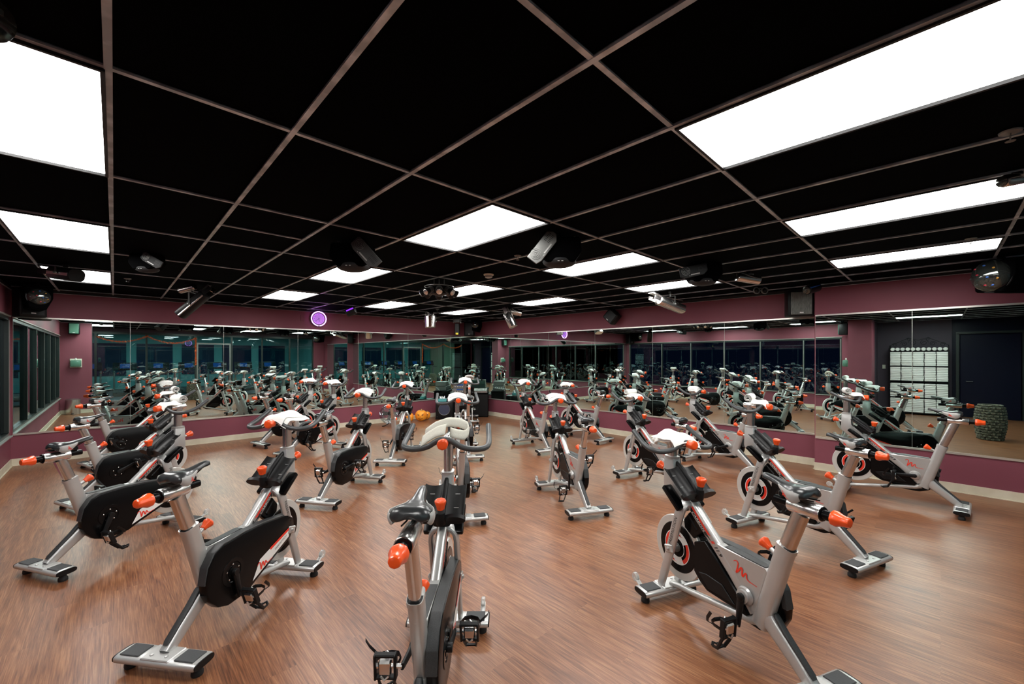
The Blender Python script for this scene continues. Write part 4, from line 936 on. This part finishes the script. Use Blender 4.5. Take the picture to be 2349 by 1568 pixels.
part('motor', MB().lathe([(.03,-.03),(.05,-.02),(.05,.05),(.03,.07)], (0,0,.31), Rt @ V((0,1,0)), 18), M['black'], t)
t = thing('subwoofer', 'black cube subwoofer with a blue-grey cone beside the pumpkins', 'speaker', (6.52,9.42,0), R_(-40))
part('cabinet', MB().bbox((0,0,.255), (.46,.40,.43), .012, 2), M['black'], t); part('plinth', MB().bbox((0,0,.02), (.47,.41,.04), .008, 1), M['blackgloss'], t)
part('cone', MB().lathe([(.150,0),(.150,.004),(.06,-.02),(.055,-.012),(.01,-.006)], (0,-.203,.27), (0,-1,0), 32), M['sub'], t)
part('cone_ring', MB().tube([(.152*cos(2*pi*i/36), -.207, .27+.152*sin(2*pi*i/36)) for i in range(36)], .007, 8, close=True, cap=False), M['midgrey'], t)
for x in (-.19,.19): part('bolt', MB().lathe([(.008,0),(.006,.004)], (x,-.201,.075), (0,-1,0), 10), M['midgrey'], t)
t = thing('tissue_box', 'teal tissue box with white tissues on the subwoofer', 'tissue box', (6.45,9.44,.471), R_(-40))
part('carton', MB().bbox((0,0,.035), (.23,.12,.07), .003, 1), M['teal'], t)
part('tissue', sheet(lambda u, v: (.14*(u-.5), .03*sin(u*9)+.05*(v-.5), .07 + .06*(1-abs(2*v-1)) + .02*sin(u*14+v*3)), 12, 6, .003), M['paper'], t)
# music cabinet in the corner
t = thing('music_cabinet', 'low wide black cabinet across the back corner holding the music gear', 'cabinet', (7.27,9.28,0), R_(-44))
part('body', MB().bbox((0,0,.33), (1.06,.36,.66), .008, 1), M['blackgloss'], t)
for s_ in (-1,1):
    d_ = part('door', MB().bbox((s_*.265,-.186,.33), (.51,.014,.60), .004, 1), M['black'], t); part('handle', MB().tube([(s_*.05,-.20,.30),(s_*.05,-.215,.31),(s_*.05,-.215,.37),(s_*.05,-.20,.38)], .004, 6), M['midgrey'], d_)
part('top', MB().bbox((0,-.005,.672), (1.10,.40,.022), .005, 1), M['blackgloss'], t)
def on_cab(x, y, z): a = R_(-44); return (7.27 + x*cos(a) - y*sin(a), 9.28 + x*sin(a) + y*cos(a), z)
t = thing('stereo_receiver', 'grey stereo receiver stack on the left half of the music cabinet', 'stereo', on_cab(-.22,0,.684), R_(-44))
for k in range(2):
    u_ = part('unit', MB().bbox((0,0,.065+.13*k), (.44,.32,.125), .006, 1), M['midgrey'], t)
    part('display', MB().box((-.04,-.162,.085+.13*k), (.18,.003,.035)), M['gem_b'], u_)
    for i in range(6): part('button', MB().lathe([(.010,0),(.009,.008)], (-.17+.068*i,-.160,.035+.13*k), (0,-1,0), 10), M['white'], u_)
    part('volume_dial', MB().lathe([(.026,0),(.024,.018)], (.17,-.160,.075+.13*k), (0,-1,0), 18), M['black'], u_)
t = thing('mixing_desk', 'silver-edged mixing desk on the right half of the music cabinet', 'mixer', on_cab(.27,-.03,.684), R_(-44))
part('desk', MB().prism([(-.16,0),(.16,0),(.16,.10),(-.16,.05)], -.23, .23, .006, 1, 'x'), M['dkgrey'], t)
kn = MB()
for i in range(12):
    for j in range(5): kn.lathe([(.008,0),(.006,.016)], (-.20+.036*i, -.12+.055*j, .056+.0085*j), (0,-.15,1), 8)
part('mixer_knobs', kn, M['white'], t, kind='stuff'); part('front_edge', MB().bbox((0,-.165,.022), (.46,.012,.040), .003, 1), M['alu'], t)
t = thing('lamp_microphone', 'thin gooseneck lamp standing on the mixing desk end', 'lamp', on_cab(.46,.10,.684), R_(-44))
part('base', MB().lathe([(.045,0),(.040,.02)], (0,0,0), (0,0,1), 16), M['black'], t); part('neck', MB().tube([(0,0,.02),(.01,0,.20),(-.03,-.02,.33),(-.10,-.04,.36)], .005, 6), M['midgrey'], t); part('head', MB().lathe([(.012,0),(.03,.05)], (-.10,-.04,.36), (-1,-.2,-.5), 12), M['black'], t)
for i, (p, lab) in enumerate((([(-.50,.10),(-.47,-.02),(-.44,.08)],'white cable looping down beside the receivers'),([(.0,.12),(.03,-.05),(.06,.05)],'white cable lying between receivers and mixing desk'))):
    pts = [on_cab(x, y-.12, .69+.10*(k==1)) for k, (x, y) in enumerate(p)]
    o = obj('cable', MB().tube([V(pts[0]), (V(pts[0])+V(pts[1]))/2+V((0,0,.03)), V(pts[1]), (V(pts[1])+V(pts[2]))/2, V(pts[2])], .004, 6).mesh('cable', M['paper']), label=lab, category='cable')
# ------------------------------------------------------------------ seen only in the mirrors
t = thing('trash_can', 'round steel trash can by the pier, seen in the left mirror', 'trash can', (-.88,2.16,0))
part('drum', MB().lathe([(.155,0),(.16,.01),(.16,.40)], (0,0,0), (0,0,1), 28), M['steel'], t); part('lid', MB().lathe([(.166,.40),(.166,.43),(.12,.455),(.02,.465)], (0,0,0), (0,0,1), 28), M['steel'], t); part('pedal', MB().bbox((0,.17,.03), (.06,.05,.012), .003, 1), M['black'], t)
t = thing('wipe_dispenser', 'green and white wipe dispenser fixed to the pier, seen in the left mirror', 'dispenser', (-.83,1.905,1.50))
part('back_plate', MB().bbox((0,.012,.0), (.25,.02,.26), .004, 1), M['ivory'], t); part('tub', MB().bbox((0,.09,-.01), (.23,.14,.20), .03, 2), M['green'], t); part('lid', MB().lathe([(.02,0),(.015,.05)], (0,.08,.10), (0,0,1), 12), M['white'], t)
t = thing('light_switch', 'ivory light switch on the dark alcove wall, seen in the right mirror', 'switch', (-2.098,1.22,1.38))
part('plate', MB().bbox((.003,0,0), (.006,.075,.12), .002, 1), M['ivory'], t); part('rocker', MB().bbox((.008,0,0), (.008,.02,.04), .002, 1), M['white'], t)
# towel shelves
t = thing('towel_shelf', 'tall black wire shelf with a scrolled crest, full of towels, seen in the right mirror', 'shelf', (-1.90,.455,0))
SH = (.06,.50,.98,1.42,1.86)
for z in SH: part('shelf_board', MB().bbox((0,0,z-.01), (.32,1.24,.02), .004, 1), M['black'], t)
for x in (-.15,.15):
    for y in (-.61,.61): part('upright', MB().tube([(x,y,0),(x,y,2.02)], .011, 8), M['black'], t)
def scroll(cy, cz, r, s_, turns=1.6):
    return [(.15, cy + s_*r*(1-.75*i/26)*cos(2*pi*turns*i/26), cz + r*(1-.75*i/26)*sin(2*pi*turns*i/26)) for i in range(27)]
for s_ in (-1,1):
    for cy, cz, r in ((.12,2.10,.09),(.30,2.07,.07),(.50,2.04,.06),(.20,2.20,.05)): part('scroll', MB().tube(scroll(s_*cy, cz, r, s_), .006, 6), M['black'], t)
    part('crest_bar', MB().tube([(.15,s_*.61,2.02),(.15,s_*.42,2.12),(.15,s_*.20,2.24),(.15,0,2.17)], .007, 6), M['black'], t)
ORD = ('first','second','third','fourth','fifth','sixth','seventh','eighth','ninth','tenth','eleventh','twelfth')
roll_me = MB().lathe([(.044,-.13),(.050,-.12),(.050,.12),(.044,.13),(.030,.128),(.012,.131)], (0,0,0), (1,0,0), 14).mesh('rolled_towel', M['towel'])
fold_me = MB().bbox((0,0,0), (.27,.235,.050), .018, 2).mesh('folded_towel', M['towel'])
for i in range(11):
    obj('rolled_towel', roll_me, None, (-1.89, .455-.55+.11*i, 1.911), (0,0,0), label='%s rolled towel from the left on the top board of the towel shelf' % ORD[10-i], category='towel', group='rolled towels on the top board of the shelf')
nm = ('bottom','second','third','fourth')
for s_i, z in enumerate(SH[:4]):
    for c in range(5):
        for k in range(8):
            obj('folded_towel', fold_me, None, (-1.88+rnd.uniform(-.01,.01), .455-.49+.245*c+rnd.uniform(-.004,.004), z+.026+.0505*k), (0,0,rnd.uniform(-.03,.03)), label='%s folded towel from below, %s stack from the left, %s shelf board' % (ORD[k], ORD[4-c], nm[s_i]), category='towel', group='folded towels on the %s board' % nm[s_i])
# wicker hamper
t = thing('wicker_hamper', 'dark woven wicker hamper by the glass partition, seen in the right mirror', 'basket', (2.27,-.70,0))
wb = []
for lv in range(13):
    z = .03 + .052*lv; r = .170 + .045*sin(pi*lv/14)
    part('weave_band', MB().tube([((r+.014*(1 if (i+lv) % 2 else -1))*cos(2*pi*i/28), (r+.014*(1 if (i+lv) % 2 else -1))*sin(2*pi*i/28), z) for i in range(28)], .008, 5, .024, close=True, cap=False), M['wicker'], t)
part('liner', MB().lathe([(.14,.0),(.15,.02),(.195,.34),(.155,.68),(.14,.68),(.18,.34),(.13,.03)], (0,0,0), (0,0,1), 24), M['wicker'], t)
part('rim', MB().tube([(.165*cos(2*pi*i/28), .165*sin(2*pi*i/28), .70) for i in range(28)], .016, 8, close=True, cap=False), M['wicker'], t)
# orange tinsel garland on the partition
g = MB(); path = []
for a, b_, za, zb, sag in ((-.45,.92,2.42,2.50,.20),(.92,2.42,2.50,2.46,.24)):
    for i in range(40): u = i/39; path.append(V((a+(b_-a)*u, YB+.03, za+(zb-za)*u-sag*4*u*(1-u))))
path += [V((2.43, YB+.03, 2.44-1.1*i/30)) for i in range(30)]
for p in path:
    for k in range(16):
        d = V((rnd.gauss(0,1), rnd.gauss(0,.6), rnd.gauss(0,1))).normalized()*rnd.uniform(.03,.07); q = p + V((rnd.uniform(-.02,.02),0,rnd.uniform(-.02,.02))); n_ = V((rnd.gauss(0,1),rnd.gauss(0,1),rnd.gauss(0,1))).normalized()*.006
        g.add([q-n_, q+n_, q+d], [(0,1,2)])
obj('tinsel_garland', g.mesh('tinsel_garland', M['tinsel'], 0), label='orange tinsel garland swagged along the glass partition, seen in the left mirror', category='garland', kind='stuff')
# ------------------------------------------------------------------ the gym beyond the glass
struct('floor_gym', MB().box((2.7,-5.9,-.05), (12.6,8.4,.1)), M['gymfloor'])
struct('ceiling_gym', MB().box((2.7,-5.9,3.0), (12.6,8.4,.1)), M['tile'])
gw = struct('wall_gym', MB().box((2.7,-10.1,1.5), (12.6,.1,3.1)), M['gymwall']); 
struct('wall_gym_left', MB().box((-3.6,-5.9,1.5), (.1,8.4,3.1)), M['beige']); struct('wall_gym_right', MB().box((9.0,-5.9,1.5), (.1,8.4,3.1)), M['gymwall'])
for i in range(6):
    part('far_window', MB().box((-2.2+1.9*i,-10.03,1.55), (1.5,.02,1.7)), M['blueboard'], gw, smooth=0)
for i, x in enumerate((-1.4,1.2,3.8,6.4)):
    for j, y in enumerate((-3.2,-5.6,-8.0)):
        t = thing('gym_light', 'strip light beyond the glass: %s row back, %s from the left in the mirror' % (('first','second','third')[j], ('first','second','third','fourth')[i]), 'light', (x, y, 2.94), 0, 'strip lights of the gym beyond the glass'); part('frame', MB().box((0,0,0), (1.26,.34,.02)), M['midgrey'], t, smooth=0); part('diffuser', MB().box((0,0,-.012), (1.2,.28,.006)), M['gymlight'], t, smooth=0)
def build_treadmill():
    t = thing('treadmill', 'x', 'treadmill')
    part('deck', MB().bbox((0,0,.10), (.80,1.85,.16), .03, 2), M['dkgrey'], t); part('belt', MB().bbox((0,-.05,.185), (.50,1.55,.014), .004, 1), M['rubber'], t)
    for s_ in (-1,1):
        part('upright', MB().tube([(s_*.36,.70,.15),(s_*.36,.78,1.10)], .035, 8), M['midgrey'], t); part('handrail', MB().tube([(s_*.36,.76,1.02),(s_*.34,.40,1.0),(s_*.34,.20,.98)], .022, 8), M['grip'], t)
    cns = part('console', MB().bbox((0,.80,1.25), (.82,.10,.36), .03, 2, Matrix.Rotation(R_(-20), 3, 'X')), M['black'], t)
    part('screen', MB().box((0,.735,1.27), (.34,.004,.22), Matrix.Rotation(R_(-20), 3, 'X')), M['gem_b'], cns)
    return t
tm = build_treadmill()
for i in range(7):
    o = tm if i == 0 else copy_tree(tm)
    o.location = (-.8+1.15*i, -5.2, 0); o.rotation_euler = (0,0,pi); o['label'] = '%s treadmill from the left behind the glass partition, seen in the left mirror' % ORD[i]; o['group'] = 'treadmills in the gym'
